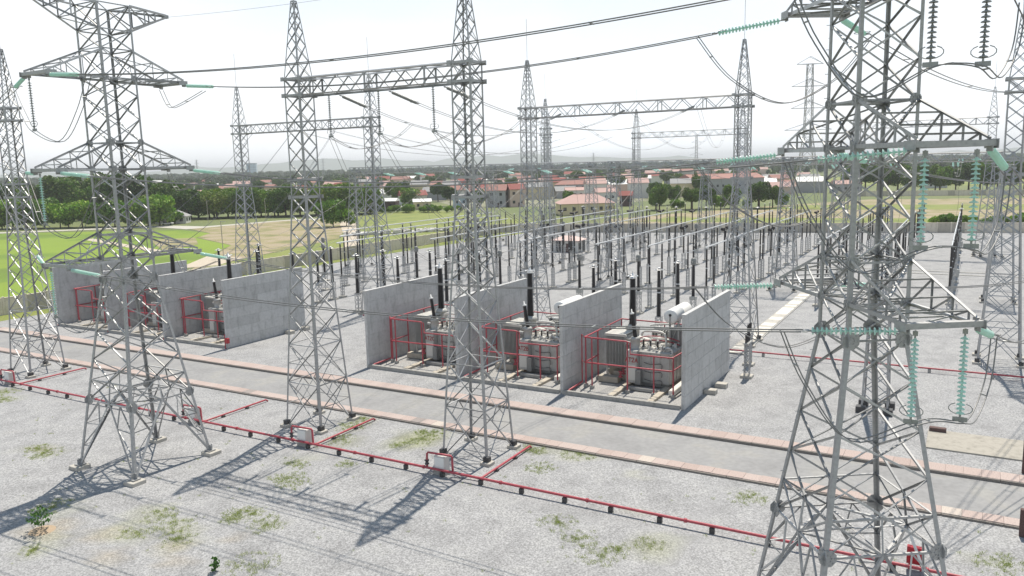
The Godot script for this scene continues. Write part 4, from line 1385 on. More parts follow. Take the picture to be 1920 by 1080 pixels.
func tuft_mesh(seed_: int, h: float, r: float, n: int, c: Array) -> ArrayMesh:
	var g := RandomNumberGenerator.new()
	g.seed = seed_
	var st := S()
	for i in n:
		var a := g.randf() * TAU
		var b := Vector3(cos(a), 0, sin(a)) * r * sqrt(g.randf())
		var dir := Vector3(g.randf_range(-0.6, 0.6), 1.0, g.randf_range(-0.6, 0.6)) * h * g.randf_range(0.5, 1.0)
		var side := Vector3(-sin(a), 0, cos(a)) * h * 0.09
		var k := g.randf_range(0.7, 1.3)
		st.set_color(Color(c[0] * k, c[1] * k, c[2] * k))
		st.add_vertex(b - side); st.add_vertex(b + dir); st.add_vertex(b + side)
	return done(st)

func weeds() -> void:
	var xf := []
	for w in WEEDS:
		var big := rng.randf_range(0.5, 1.2)
		for i in int(70 * big):
			var a := rng.randf() * TAU
			var d := big * 1.25 * pow(rng.randf(), 0.8)
			var s := rng.randf_range(0.5, 1.2)
			xf.append(Transform3D(Basis(Vector3.UP, rng.randf() * TAU).scaled(Vector3(s, s * rng.randf_range(0.4, 1.0), s)), Vector3(w[0] + cos(a) * d, 0, w[1] + sin(a) * d)))
	for i in 260:
		var s := rng.randf_range(0.4, 1.0)
		xf.append(Transform3D(Basis(Vector3.UP, rng.randf() * TAU).scaled(Vector3(s, s, s)), Vector3(rng.randf_range(-70, 4), 0, rng.randf_range(-47, -20))))
	var mm := MultiMesh.new()
	mm.transform_format = MultiMesh.TRANSFORM_3D
	mm.mesh = tuft_mesh(4, 0.15, 0.16, 14, [0.36, 0.39, 0.16])
	mm.instance_count = xf.size()
	for i in xf.size():
		mm.set_instance_transform(i, xf[i])
	var o := MultiMeshInstance3D.new()
	o.multimesh = mm
	o.material_override = M.weed
	o.name = "weeds"
	add_child(o)
	tag(o, "low yellow green weeds growing in patches through the pale gravel", "weeds")
	stuff(o)
	for k in 2:
		var p: Node3D = thing("young_plant", [Vector3(-44.9, 0, -23.5), Vector3(-32.1, 0, -24.9)][k], ["young leafy sapling in a ring of brown soil on the gravel", "small bright green seedling at the bottom edge of the gravel"][k], "plant")
		var st := S()
		var g := RandomNumberGenerator.new()
		g.seed = 70 + k
		var hh: float = [1.25, 0.75][k]
		tube(st, [Vector3.ZERO, Vector3(0.03, hh * 0.5, 0), Vector3(0.0, hh, 0.02)], 0.018, 5)
		part(p, "stem", done(st), M.bark)
		st = S()
		for i in [150, 70][k]:
			var a := g.randf() * TAU
			var t := g.randf()
			var rr: float = [0.75, 0.28][k] * (1.0 - absf(t - 0.45)) * sqrt(g.randf())
			var c := Vector3(cos(a) * rr, hh * (0.35 + 0.75 * t) if k == 0 else hh * (0.1 + t), sin(a) * rr)
			leaf(st, g, c, 0.16, [0.05, 0.125, 0.02])
		part(p, "leaves", done(st), M.leaf_mid)
		if k == 0:
			st = S()
			lathe(st, at(Vector3.ZERO), [Vector2(0.75, -0.02), Vector2(0.6, 0.05), Vector2(0.3, 0.1), Vector2(0.0, 0.11)], 14)
			part(p, "soil_mound", done(st), M.soil)

func leaf(st: SurfaceTool, g: RandomNumberGenerator, c: Vector3, s: float, col: Array) -> void:
	var n := Vector3(g.randf_range(-1, 1), g.randf_range(-0.2, 1.2), g.randf_range(-1, 1)).normalized()
	var f := frame(n)
	var a := g.randf() * TAU
	var u := (f.x * cos(a) + f.z * sin(a)) * s * 0.62
	var v := (f.z * cos(a) - f.x * sin(a)) * s * 0.42
	var k := g.randf_range(0.65, 1.45)
	var w := g.randf_range(0.85, 1.25)
	st.set_color(Color(col[0] * k * w, col[1] * k, col[2] * k))
	var fold := n * s * 0.16
	st.add_vertex(c - u); st.add_vertex(c + v + fold); st.add_vertex(c + u)
	st.add_vertex(c - u); st.add_vertex(c + u); st.add_vertex(c - v + fold)

# ------------------------------------------------ switchyard gear
var proto := {}

func pedestal(h: float, w: float) -> Array:
	var st := S()
	for k in 4:
		var k2 := (k + 1) % 4
		lat(st, corner(k, w, 0.2), corner(k, w, h), 0.07)
		var n := int(h / (w * 2.2))
		for i in n:
			var a := corner(k, w, 0.25 + (h - 0.3) * i / n)
			var b := corner(k2, w, 0.25 + (h - 0.3) * (i + 1) / n)
			lat(st, a, b, 0.04)
			lat(st, corner(k2, w, a.y), corner(k, w, b.y), 0.04)
	bx(st, Vector3(0, h, 0), Vector3(w * 2.3, 0.08, w * 2.3))
	var f := S()
	cbox(f, Vector3(0, 0.1, 0), Vector3(w * 2 + 0.6, 0.3, w * 2 + 0.6), 0.03)
	return [done(st), done(f)]

func make_gear(kind: String) -> Node3D:
	var info: Array = {"post": ["post_insulator", "post insulator"], "arrester": ["surge_arrester", "surge arrester"], "transformer": ["current_transformer", "current transformer"], "breaker": ["circuit_breaker", "circuit breaker"]}[kind]
	var p := thing(info[0], Vector3.ZERO, "", info[1], {"post": "post insulators of the switchyard", "arrester": "surge arresters of the switchyard", "transformer": "current transformers of the switchyard", "breaker": "circuit breakers of the switchyard"}[kind])
	var hp: float = {"post": 3.3, "arrester": 2.7, "transformer": 2.6, "breaker": 3.0}[kind]
	var pd := pedestal(hp, 0.2 if kind == "post" else 0.3)
	stuff(part(p, "lattice_stand", pd[0], M.steel))
	part(p, "footing", pd[1], M.pad)
	var st := S()
	if kind == "post":
		lathe(st, at(Vector3(0, hp, 0)), ribbed(0.175, 2.45, 0.04, 18, 0.9), 8)
		lathe(st, at(Vector3(0, hp + 2.6, 0)), ribbed(0.165, 2.45, 0.0, 18, 0.85), 8)
		part(p, "insulator", done(st), M.porcelain)
		st = S()
		lathe(st, at(Vector3(0, hp + 2.47, 0)), [Vector2(0, 0), Vector2(0.13, 0), Vector2(0.13, 0.14), Vector2(0, 0.14)], 8)
		part(p, "middle_flange", done(st), M.aluminium)
		st = S()
		bx(st, Vector3(0, hp + 5.16, 0), Vector3(0.3, 0.12, 0.3))
		part(p, "metal_cap", done(st), M.aluminium)
	elif kind == "arrester":
		lathe(st, at(Vector3(0, hp, 0)), ribbed(0.31, 2.6, 0.05, 16, 0.88), 10)
		lathe(st, at(Vector3(0, hp + 2.8, 0)), ribbed(0.27, 2.6, 0.0, 16, 0.75), 10)
		part(p, "insulator", done(st), M.porcelain)
		st = S()
		lathe(st, at(Vector3(0, hp + 2.66, 0)), [Vector2(0, 0), Vector2(0.22, 0), Vector2(0.22, 0.14), Vector2(0, 0.14)], 8)
		part(p, "middle_flange", done(st), M.aluminium)
		st = S()
		for i in 8:
			var a := TAU * i / 8
			var b := TAU * (i + 1) / 8
			tube(st, [Vector3(cos(a) * 0.5, hp + 5.3, sin(a) * 0.5), Vector3(cos(b) * 0.5, hp + 5.3, sin(b) * 0.5)], 0.04, 5)
		part(p, "corona_ring", done(st), M.aluminium)
		st = S()
		lathe(st, at(Vector3(0, hp + 5.4, 0)), [Vector2(0, 0), Vector2(0.2, 0), Vector2(0.2, 0.12), Vector2(0, 0.14)], 8)
		part(p, "metal_cap", done(st), M.aluminium)
	elif kind == "transformer":
		lathe(st, at(Vector3(0, hp, 0)), ribbed(0.26, 4.0, 0.35, 26, 0.8), 10)
		part(p, "insulator", done(st), M.porcelain)
		st = S()
		cbox(st, Vector3(0, hp + 0.2, 0), Vector3(0.8, 0.45, 0.7), 0.03)
		part(p, "terminal_box", done(st), M.tank_grey)
		st = S()
		lathe(st, at(Vector3(0, hp + 4.35, 0)), [Vector2(0, 0), Vector2(0.26, 0.02), Vector2(0.33, 0.15), Vector2(0.33, 0.7), Vector2(0.28, 0.82), Vector2(0.2, 0.9), Vector2(0, 0.95)], 12)
		tube(st, [Vector3(0, hp + 4.8, -0.75), Vector3(0, hp + 4.8, 0.75)], 0.07, 6)
		part(p, "head", done(st), M.tank_dark)
	else:
		lathe(st, at(Vector3(0, hp, 0)), ribbed(0.2, 4.3, 0.1, 26, 0.85), 8)
		part(p, "insulator", done(st), M.porcelain)
		st = S()
		for s in [-1.0, 1.0]:
			lathe(st, Transform3D(Basis(Vector3(1, 0, 0), s * (PI / 2 - 0.12)), Vector3(0, hp + 4.65, s * 0.25)), ribbed(0.27, 1.7, 0.0, 10, 0.95), 8)
		part(p, "breaking_chamber", done(st), M.porcelain)
		st = S()
		cbox(st, Vector3(0, hp + 4.6, 0), Vector3(0.4, 0.4, 0.6), 0.04)
		cbox(st, Vector3(0.5, 1.5, 0), Vector3(0.5, 1.1, 0.6), 0.03)
		part(p, "drive_box", done(st), M.tank_grey)
	return p

func gear(kind: String, x: float, z: float, label: String) -> void:
	if not proto.has(kind):
		proto[kind] = make_gear(kind)
		proto[kind].position = Vector3(x, 0, z)
		proto[kind].set_meta("label", label)
	else:
		copy(proto[kind], Vector3(x, 0, z), label)

func switchyard() -> void:
	var centres := [-92.3, -65.8, -37.5, -9.6]
	var bay := ["leftmost", "left middle", "right middle", "rightmost"]
	var ph := ["left", "middle", "right"]
	var nth := ["first", "second", "third", "fourth", "fifth", "sixth", "seventh", "eighth", "ninth", "tenth", "eleventh", "twelfth", "thirteenth"]
	var seq := [["arrester", -84.0], ["arrester", -91.0], ["transformer", -97.5], ["post", -102.3], ["post", -107.0], ["post", -113.0], ["post", -119.5], ["post", -122.5], ["post", -132.5], ["post", -136.0], ["breaker", -141.0], ["transformer", -148.5], ["post", -155.0], ["post", -162.3], ["post", -171.0], ["post", -175.2], ["post", -179.6], ["breaker", -187.0], ["post", -193.0], ["arrester", -199.5], ["post", -207.0], ["post", -213.0]]
	for b in 4:
		for k in 3:
			var x: float = centres[b] + (k - 1) * 7.8
			var stag: float = (1 - k) * -9.4 if b == 0 else 0.0
			var count := {}
			for e in seq:
				var z: float = e[1]
				if b == 0 and z < -93.0:
					z += stag
				if b == 0 and (z > -92.0 and k == 1 and e[0] == "arrester" and z < -88):
					continue
				# the yard ends at the slanting back wall
				if z < -199.0 - (x + 118.0) * 0.24:
					continue
				# keep the busbar columns and the gantry feet clear
				if b == 2 and k == 0 and z > -93.0:
					continue
				if b == 3 and z > -111.0:
					continue
				z += rng.randf_range(-0.9, 0.9)
				count[e[0]] = count.get(e[0], -1) + 1
				var what: String = {"post": "black post insulator", "arrester": "thick black ringed arrester", "transformer": "grey headed insulator", "breaker": "T shaped black breaker"}[e[0]]
				gear(e[0], x, z, "%s, %s from the front, %s row of the %s bay" % [what, nth_word(count[e[0]] + 1), ph[k], bay[b]])
			# tubular busbars on the posts
			var segs := [[-102.3, -132.5], [-132.5, -155.0], [-155.0, -179.6]] if b != 0 else [[-102.3, -132.5], [-132.5, -155.0]]
			var i := 0
			for sg in segs:
				var s0: float = sg[0] + stag
				if b == 3:
					s0 = minf(s0, -113.0)
				var s1: float = sg[1] + stag
				if s1 < -199.0 - (x + 118.0) * 0.24:
					s1 = -196.0 - (x + 118.0) * 0.24
				solo("tubular_busbar", rod_mesh(Vector3(0, 8.62, 0.4), Vector3(0, 8.62, s1 - s0 + 0.5), 0.09, 8), M.aluminium, "pale tubular busbar, %s length, %s row of the %s bay" % [["front", "middle", "rear"][i], ph[k], bay[b]], "busbar", "tubular busbars", Vector3(x, 0, s0))
				i += 1
			if b < 3:
				single(smooth([Vector3(x, 8.2, -84.2), Vector3(x, 7.4, -88.0), Vector3(x, 8.1, -91.0), Vector3(x, 7.1, -94.0), Vector3(x, 7.4, -97.3), Vector3(x, 7.6, -99.5), Vector3(x, 8.5, -102.3 + minf(stag, 0.0) * 0.3)], 5), "slack front connection, %s row of the %s bay" % [ph[k], bay[b]], 0.025, "slack connections")
	# slack leads between the gear of neighbouring rows
	var ln := 0
	for b in 4:
		for k in 3:
			var x: float = centres[b] + (k - 1) * 7.8
			for z in [-136.0, -146.0, -158.5, -166.0]:
				if z < -194.0 - (x + 118.0) * 0.24 + 30.0 and b == 0:
					continue
				ln += 1
				single(smooth([Vector3(x, 8.5, z + 4.5), Vector3(x + 0.4, 7.0, z + 2.0), Vector3(x + 0.3, 6.8, z - 1.5), Vector3(x, 7.9, z - 5.0)], 5), "sagging lead at the %s position, %s row of the %s bay" % [{-136.0: "first", -146.0: "second", -158.5: "third", -166.0: "fourth"}[z], ph[k], bay[b]], 0.022, "sagging leads of the switchyard")
	# the small building in the yard
	house("control_hut", Vector3(-79.0, 0, -163.0), 6.4, 4.2, 2.7, 0.9, "hip", M.wall_white, M.roof_pale, 0.0, "small whitish hut with a pale pink roof among the insulators", 2)
	# two lattice stands with small black gear behind the end wall
	for e in [[-17.1, -72.5, "nearer lattice stand with small black gear behind the right transformer wall"], [-18.0, -77.0, "farther lattice stand with small black gear behind the right transformer wall"]]:
		var p := thing("equipment_stand", Vector3(e[0], 0, e[1]), e[2], "equipment stand", "stands behind the right wall")
		var pd := pedestal(3.2, 0.22)
		stuff(part(p, "lattice_stand", pd[0], M.steel))
		part(p, "footing", pd[1], M.pad)
		part(p, "table", box_mesh(Vector3(0, 3.3, 0), Vector3(0.5, 0.12, 1.5), 0.02), M.tank_grey)
		for i in 3:
			var st := S()
			lathe(st, at(Vector3(0, 3.36, -0.55 + 0.55 * i)), ribbed(0.12, 0.8, 0, 6), 8)
			part(p, "insulator", done(st), M.porcelain)
	# cable trench with lids
	var ct := S()
	bx(ct, Vector3(-20.4, 0.03, -102.0), Vector3(1.9, 0.12, 42.0))
	var tr := struct("cable_trench", done(ct), M.concrete_plain)
	var lm := box_mesh(Vector3(0, 0.115, 0), Vector3(1.5, 0.05, 0.96), 0.012)
	for i in 41:
		part(tr, "trench_lid", lm, [M.trench_lid, M.pad, M.trench_lid, M.trench_lid][rng.randi() % 4], at(Vector3(-20.4 + rng.randf_range(-0.02, 0.02), rng.randf_range(-0.006, 0.012), -81.6 - i * 1.0)))
	var ct2 := S()
	bx(ct2, Vector3(-5, 0.02, -150), Vector3(50, 0.1, 0.8))
	bx(ct2, Vector3(-5, 0.021, -153.5), Vector3(50, 0.1, 0.8))
	struct("rear_cable_trench", done(ct2), M.concrete_plain)
	# slab at the right
	struct("concrete_slab", box_mesh(Vector3(6.0, 0.03, -61.5), Vector3(15.6, 0.14, 4.2), 0.02), M.slab)
	solo("concrete_block", box_mesh(Vector3(0, 0.22, 0), Vector3(1.1, 0.3, 0.45), 0.03), M.wall_brown, "dark concrete block at the corner of the tan slab on the right", "concrete block", "", Vector3(-1.2, 0, -63.3))
	for e in [[3.85, -57.2, 2.2, "dark gate post at the right edge beyond the road"], [3.3, -47.3, 1.5, "dark gate post at the right edge on the near side of the road"]]:
		solo("gate_post", box_mesh(Vector3(0, e[2] * 0.5, 0), Vector3(0.32, e[2], 0.32), 0.03), M.wall_brown, e[3], "post", "", Vector3(e[0], 0, e[1]))

func boundary() -> void:
	for w in [[Vector3(-58.0, 0, -428.0), Vector3(95.0, 0, -455.0), "grey wall along the far edge of the right hand field"], [Vector3(-121.6, 0, -46.0), Vector3(-120.6, 0, -203.5), "long beige boundary wall along the left side of the yard"], [Vector3(-120.6, 0, -203.5), Vector3(62.0, 0, -247.0), "long beige boundary wall across the back of the yard"]]:
		var a: Vector3 = w[0]
		var b: Vector3 = w[1]
		var L := a.distance_to(b)
		var p := thing("boundary_wall", a, w[2], "wall", "", atan2(-(b - a).z, (b - a).x))
		var n := int(L / 3.2)
		var wl := L / n
		var pm := box_mesh(Vector3(wl * 0.5, 1.2, 0), Vector3(wl - 0.3, 2.5, 0.14), 0.02)
		var qm := box_mesh(Vector3(0, 1.3, 0), Vector3(0.32, 2.75, 0.3), 0.02)
		for i in n:
			part(p, "wall_panel", pm, [M.yard_wall, M.yard_wall, M.concrete_tan][rng.randi() % 3], at(Vector3(wl * i, 0, 0)))
			part(p, "pier", qm, M.yard_wall, at(Vector3(wl * i, 0, 0)))
		part(p, "coping", box_mesh(Vector3(L * 0.5, 2.5, 0), Vector3(L, 0.12, 0.26), 0.02), M.yard_wall)

# ------------------------------------------------ houses
func house(called: String, c: Vector3, w: float, d: float, h: float, rh: float, roof: String, wm: Material, rm: Material, turn: float, label: String, floors := 1) -> Node3D:
	var p := thing(called, c, label, "house" if called.contains("house") else "building", "", turn)
	part(p, "walls", box_mesh(Vector3(0, h * 0.5, 0), Vector3(w, h, d), 0.02), wm)
	var st := S()
	var e := 0.45
	var x := w * 0.5 + e
	var z := d * 0.5 + e
	if roof == "flat":
		bx(st, Vector3(0, h + 0.12, 0), Vector3(w + 0.5, 0.24, d + 0.5))
		for s in [-1.0, 1.0]:
			bx(st, Vector3(0, h + 0.6, s * d * 0.48), Vector3(w, 0.7, 0.15))
			bx(st, Vector3(s * w * 0.48, h + 0.6, 0), Vector3(0.15, 0.7, d - 0.4))
	else:
		var rx := x if roof == "gable" else maxf(x - z, 0.4)
		var r0 := Vector3(-rx, h + rh, 0)
		var r1 := Vector3(rx, h + rh, 0)
		var A := Vector3(-x, h, z)
		var B := Vector3(x, h, z)
		var C := Vector3(x, h, -z)
		var D := Vector3(-x, h, -z)
		q(st, A, r0, r1, B)
		q(st, C, r1, r0, D)
		st.add_vertex(B); st.add_vertex(r1); st.add_vertex(C)
		st.add_vertex(D); st.add_vertex(r0); st.add_vertex(A)
		bx(st, Vector3(0, h - 0.06, 0), Vector3(x * 2, 0.12, z * 2))
	part(p, "roof", done(st), rm)
	if roof != "flat" and w > 9.0:
		part(p, "ridge", box_mesh(Vector3(0, h + rh + 0.04, 0), Vector3((x * 2 if roof == "gable" else (x - z) * 2.0), 0.16, 0.3), 0.02), rm)
	var wmesh := box_mesh(Vector3.ZERO, Vector3(1.2, 1.3, 0.14), 0.02)
	var n := maxi(2, int(w / 3.2))
	for f in floors:
		var y := h * (f + 0.55) / floors
		for i in n:
			part(p, "window", wmesh, M.window, at(Vector3(w * ((i + 0.5) / n - 0.5), y, d * 0.5 + 0.03)))
		for i in 2:
			part(p, "window", wmesh, M.window, Transform3D(Basis(Vector3.UP, PI / 2), Vector3(w * 0.5 + 0.03, y, d * (0.25 - 0.5 * i))))
	part(p, "door", box_mesh(Vector3(w * 0.12, 1.0, d * 0.5 + 0.04), Vector3(1.1, 2.0, 0.12), 0.02), M.wall_brown)
	return p

func village() -> void:
	var t := 0.52
	var L := [
		["house", -302, -375, 15, 9, 8.5, 3.6, "hip", "wall_cream", "roof_pink", 2, "tall cream house with a pink hipped roof left of the blue roof"],
		["shed", -237, -291, 15, 8, 4.6, 1.2, "gable", "wall_brown", "roof_white", 1, "long dark shed with a whitish roof behind the field"],
		["house", -224.7, -306, 8, 6, 3.6, 1.3, "gable", "wall_cream", "roof_white", 1, "small cream house with two dark windows and a white roof"],
		["shed", -227, -297, 6, 3.5, 1.5, 0.6, "gable", "wall_white", "roof_white", 1, "low white shelter in front of the small cream house"],
		["shed", -378, -500, 20, 10, 6.0, 1.8, "gable", "wall_white", "roof_blue", 1, "wide building with a bright blue roof"],
		["house", -318, -452, 17, 9, 7.0, 2.8, "hip", "wall_cream", "roof_red", 2, "broad house with a faded red roof right of the blue roof"],
		["house", -215.6, -325, 7, 7, 4.6, 1.6, "gable", "wall_blue", "roof_grey", 1, "pale blue gabled house behind the second gantry column"],
		["house", -196, -328, 9, 8, 7.8, 2.8, "gable", "wall_grey", "roof_red", 2, "grey two storey house with a red gable next to the pink one"],
		["house", -188, -331, 7, 7, 8.2, 2.6, "gable", "wall_pink", "roof_dark", 2, "pink two storey house with a dark red gable"],
		["house", -206.6, -434, 22, 12, 7.2, 3.2, "hip", "wall_grey", "roof_red", 2, "wide grey house with a big orange red roof behind the yard"],
		["house", -190, -400, 10, 8, 5.0, 1.6, "gable", "wall_white", "roof_pink", 1, "low white house with a pale pink roof"],
		["hall", -131, -285, 21, 12, 4.4, 3.4, "hip", "wall_cream", "roof_pink", 1, "large cream hall with a broad pink hipped roof just beyond the back wall"],
		["house", -135.4, -339, 5.5, 5, 4.8, 2.0, "gable", "wall_brown", "roof_dark", 1, "little dark house with a red gable"],
		["house", -173, -446, 10, 8, 6.2, 1.8, "gable", "wall_grey", "roof_white", 2, "grey house with a white roof behind the red gable"],
		["house", -147, -420, 11, 8, 4.4, 1.5, "gable", "wall_grey", "roof_white", 1, "low grey house with a white roof left of the long hall"],
		["factory_hall", -127, -465, 44, 20, 9.0, 2.6, "gable", "wall_grey", "roof_red", 1, "very long grey hall with a red roof beyond the yard"],
		["house", -484, -256, 14, 9, 4.0, 2.6, "gable", "wall_pink", "roof_red", 1, "pink house with a red roof at the left edge"],
		["house", -478, -272, 9, 8, 6.6, 2.6, "gable", "wall_white", "roof_red", 2, "white house with a red gable among the trees at the left"],
		["pavilion", -275, -207, 13, 7, 2.8, 2.4, "hip", "wall_white", "roof_grey", 1, "low white pavilion with a brownish roof beside the lane"],
		["house", -20, -537, 12, 8, 3.2, 1.2, "gable", "wall_white", "roof_white", 1, "low white building in front of the right hand trees"],
		["tower_block", -1500, -1364, 22, 18, 36.0, 2, "flat", "wall_blue", "roof_grey", 6, "distant bluish tower block on the left skyline"],
		["house", -262, -420, 10, 8, 6.0, 2.4, "gable", "wall_white", "roof_dark", 2, "white house with a dark red roof between the trees"],
		["house", -240, -380, 9, 8, 5.5, 2.4, "hip", "wall_cream", "roof_red", 2, "cream house with a red hipped roof behind the dark shed"],
		["house", -160, -372, 10, 8, 5.0, 2.2, "gable", "wall_white", "roof_pink", 1, "white house with a pink roof behind the cream hall"],
		["house", -60, -470, 14, 9, 5.0, 2.0, "gable", "wall_grey", "roof_pink", 1, "grey house with a pink roof right of the long hall"],
	]
	for h in L:
		house(h[0], Vector3(h[1], -0.05, h[2]), h[3], h[4], h[5], h[6], h[7], M[h[8]], M[h[9]], t + rng.randf_range(-0.25, 0.25), h[11], h[10])
	# the spread of far roofs
	var cols := ["roof_red", "roof_pink", "roof_pink", "roof_grey", "roof_white", "roof_dark"]
	var names := {"roof_red": "red", "roof_pink": "pink", "roof_grey": "grey", "roof_white": "white", "roof_dark": "dark red"}
	var wall := ["wall_cream", "wall_white", "wall_grey", "wall_pink"]
	for i in 130:
		var a := lerpf(-1.0, -0.16, (i + rng.randf()) / 130.0)
		var dist := 430.0 + 700.0 * pow(rng.randf(), 1.3)
		var c: String = cols[rng.randi() % 6]
		var wn: String = wall[rng.randi() % 4]
		var pos := Vector3(sin(a) * dist, -0.05, -cos(a) * dist)
		var h := rng.randf_range(4.0, 9.0)
		var p := thing("village_house", pos, "far house with %s roof and %s walls, %s from the left" % [names[c], wn.trim_prefix("wall_"), nth_word(i + 1)], "house", "houses of the far village", rng.randf_range(0.1, 0.9))
		var w := rng.randf_range(9, 16)
		part(p, "walls", box_mesh(Vector3(0, h * 0.5, 0), Vector3(w, h, 8)), M[wn])
		var st := S()
		var x := w * 0.5 + 0.5
		var r0 := Vector3(-x, h + 2.6, 0)
		var r1 := Vector3(x, h + 2.6, 0)
		q(st, Vector3(-x, h, 4.6), r0, r1, Vector3(x, h, 4.6))
		q(st, Vector3(x, h, -4.6), r1, r0, Vector3(-x, h, -4.6))
		st.add_vertex(Vector3(x, h, 4.6)); st.add_vertex(r1); st.add_vertex(Vector3(x, h, -4.6))
		st.add_vertex(Vector3(-x, h, -4.6)); st.add_vertex(r0); st.add_vertex(Vector3(-x, h, 4.6))
		bx(st, Vector3(0, h - 0.05, 0), Vector3(x * 2, 0.1, 9.2))
		part(p, "roof", done(st), M[c])
	car(Vector3(-267.5, 0, -199.5), 0.75, "white car parked beside the pavilion")
	var b := thing("truck", Vector3(-301, 0, -209), "blue covered truck parked under the trees left of the pavilion", "truck", "", 0.6)
	part(b, "cargo_box", box_mesh(Vector3(0, 1.7, 0), Vector3(5.2, 2.0, 2.3), 0.06), M.tarp_blue)
	part(b, "cab", box_mesh(Vector3(3.3, 1.4, 0), Vector3(1.6, 1.9, 2.2), 0.15), M.tarp_blue)
	part(b, "chassis", box_mesh(Vector3(0.6, 0.55, 0), Vector3(7.0, 0.3, 1.9), 0.04), M.dark_fitting)
	for x in [-1.6, 3.2]:
		for z in [-1.0, 1.0]:
			var st := S()
			lathe(st, Transform3D(Basis(Vector3(1, 0, 0), PI / 2), Vector3(x, 0.48, z - 0.13)), [Vector2(0, 0), Vector2(0.4, 0), Vector2(0.48, 0.05), Vector2(0.48, 0.21), Vector2(0.4, 0.26), Vector2(0, 0.26)], 14)
			part(b, "wheel", done(st), M.tyre)
	# heap of broken rock by the wall
	var st := S()
	for i in 160:
		var f := rng.randf()
		cbox(st, Vector3(rng.randf_range(-16, 16), rng.randf_range(0.0, 0.7), rng.randf_range(-2.2, 2.2)), Vector3(rng.randf_range(0.5, 1.6), rng.randf_range(0.5, 1.2), rng.randf_range(0.5, 1.4)), 0.12)
	var rb := solo("rubble_heap", done(st), M.rubble, "long pale heap of broken rubble in the field behind the left boundary wall", "rubble", "", Vector3(-152, -0.05, -192))
	rb.rotation.y = 0.9
	stuff(rb)
	# lamp posts along the lane
	var k := 0
	for e in [[-262, -214], [-247, -230], [-150, -126], [-285, -200]]:
		var p := thing("lamp_post", Vector3(e[0], 0, e[1]), ["lamp post at the left end of the lane", "lamp post in the middle of the lane before the tree row", "tall pale lamp post standing in the brown field", "lamp post beside the pavilion under the trees"][k], "lamp post", "lamp posts beyond the yard")
		part(p, "post", rod_mesh(Vector3.ZERO, Vector3(0, 8.5, 0), 0.1, 6), M.concrete_tan)
		part(p, "lamp_head", box_mesh(Vector3(0.7, 8.5, 0), Vector3(1.6, 0.12, 0.2), 0.03), M.fitting)
		k += 1

func car(c: Vector3, turn: float, label: String) -> void:
	var p := thing("parked_car", c, label, "car", "", turn)
	var st := S()
	cbox(st, Vector3(0, 0.62, 0), Vector3(4.3, 0.6, 1.75), 0.14)
	part(p, "body", done(st), M.car_white)
	st = S()
	for e in [[-1.35, -1.0, 1.15, 0.75]]:
		var y0 := 0.9
		var y1 := 1.45
		var A := [Vector3(-1.5, y0, 0.82), Vector3(1.2, y0, 0.82), Vector3(1.2, y0, -0.82), Vector3(-1.5, y0, -0.82)]
		var B := [Vector3(-1.1, y1, 0.66), Vector3(0.5, y1, 0.66), Vector3(0.5, y1, -0.66), Vector3(-1.1, y1, -0.66)]
		for i in 4:
			q(st, A[i], B[i], B[(i + 1) % 4], A[(i + 1) % 4])
	part(p, "windows", done(st), M.car_glass)
	part(p, "roof", box_mesh(Vector3(-0.3, 1.47, 0), Vector3(1.65, 0.06, 1.36), 0.02), M.car_white)
	for x in [-1.35, 1.35]:
		for z in [-0.8, 0.8]:
			var w := S()
			lathe(w, Transform3D(Basis(Vector3(1, 0, 0), PI / 2), Vector3(x, 0.32, z - 0.1)), [Vector2(0, 0), Vector2(0.28, 0), Vector2(0.32, 0.04), Vector2(0.32, 0.16), Vector2(0.28, 0.2), Vector2(0, 0.2)], 14)
			part(p, "wheel", done(w), M.tyre)

# ------------------------------------------------ trees
var tree_meshes := {}

func crown(seed_: int, rx: float, ry: float, y0: float, lobes: int, n: int, s: float, col: Array) -> ArrayMesh:
	var g := RandomNumberGenerator.new()
	g.seed = seed_
	var L := []
	for i in lobes:
		var a := TAU * i / lobes + g.randf_range(-0.5, 0.5)
		var rr := rx * g.randf_range(0.25, 0.62)
		L.append([Vector3(cos(a) * rr, y0 + ry * g.randf_range(-0.25, 0.55), sin(a) * rr), rx * g.randf_range(0.34, 0.55), ry * g.randf_range(0.35, 0.6), g.randf_range(0.75, 1.3)])
	L.append([Vector3(0, y0 + ry * 0.35, 0), rx * 0.6, ry * 0.6, 1.0])
	var st := S()
	for i in n:
		var l: Array = L[g.randi() % L.size()]
		var d := Vector3(g.randfn(), g.randfn() * 0.9 + 0.15, g.randfn()).normalized() * pow(g.randf(), 0.22)
		var c: Vector3 = l[0] + Vector3(d.x * l[1], d.y * l[2], d.z * l[1])
		var k: float = l[3]
		leaf(st, g, c, s * g.randf_range(0.7, 1.3), [col[0] * k, col[1] * k, col[2] * k])
	return done(st)

func trunk_mesh(seed_: int, h: float, r: float) -> ArrayMesh:
	var g := RandomNumberGenerator.new()
	g.seed = seed_
	var st := S()
	lathe(st, at(Vector3.ZERO), [Vector2(r * 1.3, 0), Vector2(r, h * 0.1), Vector2(r * 0.8, h * 0.55), Vector2(r * 0.25, h)], 7)
	for i in 5:
		var a := TAU * i / 5 + g.randf()
		var y := h * g.randf_range(0.4, 0.65)
		tube(st, [Vector3(0, y, 0), Vector3(cos(a) * h * 0.14, y + h * 0.14, sin(a) * h * 0.14), Vector3(cos(a) * h * 0.26, y + h * 0.34, sin(a) * h * 0.26)], r * 0.3, 5)
	return done(st)

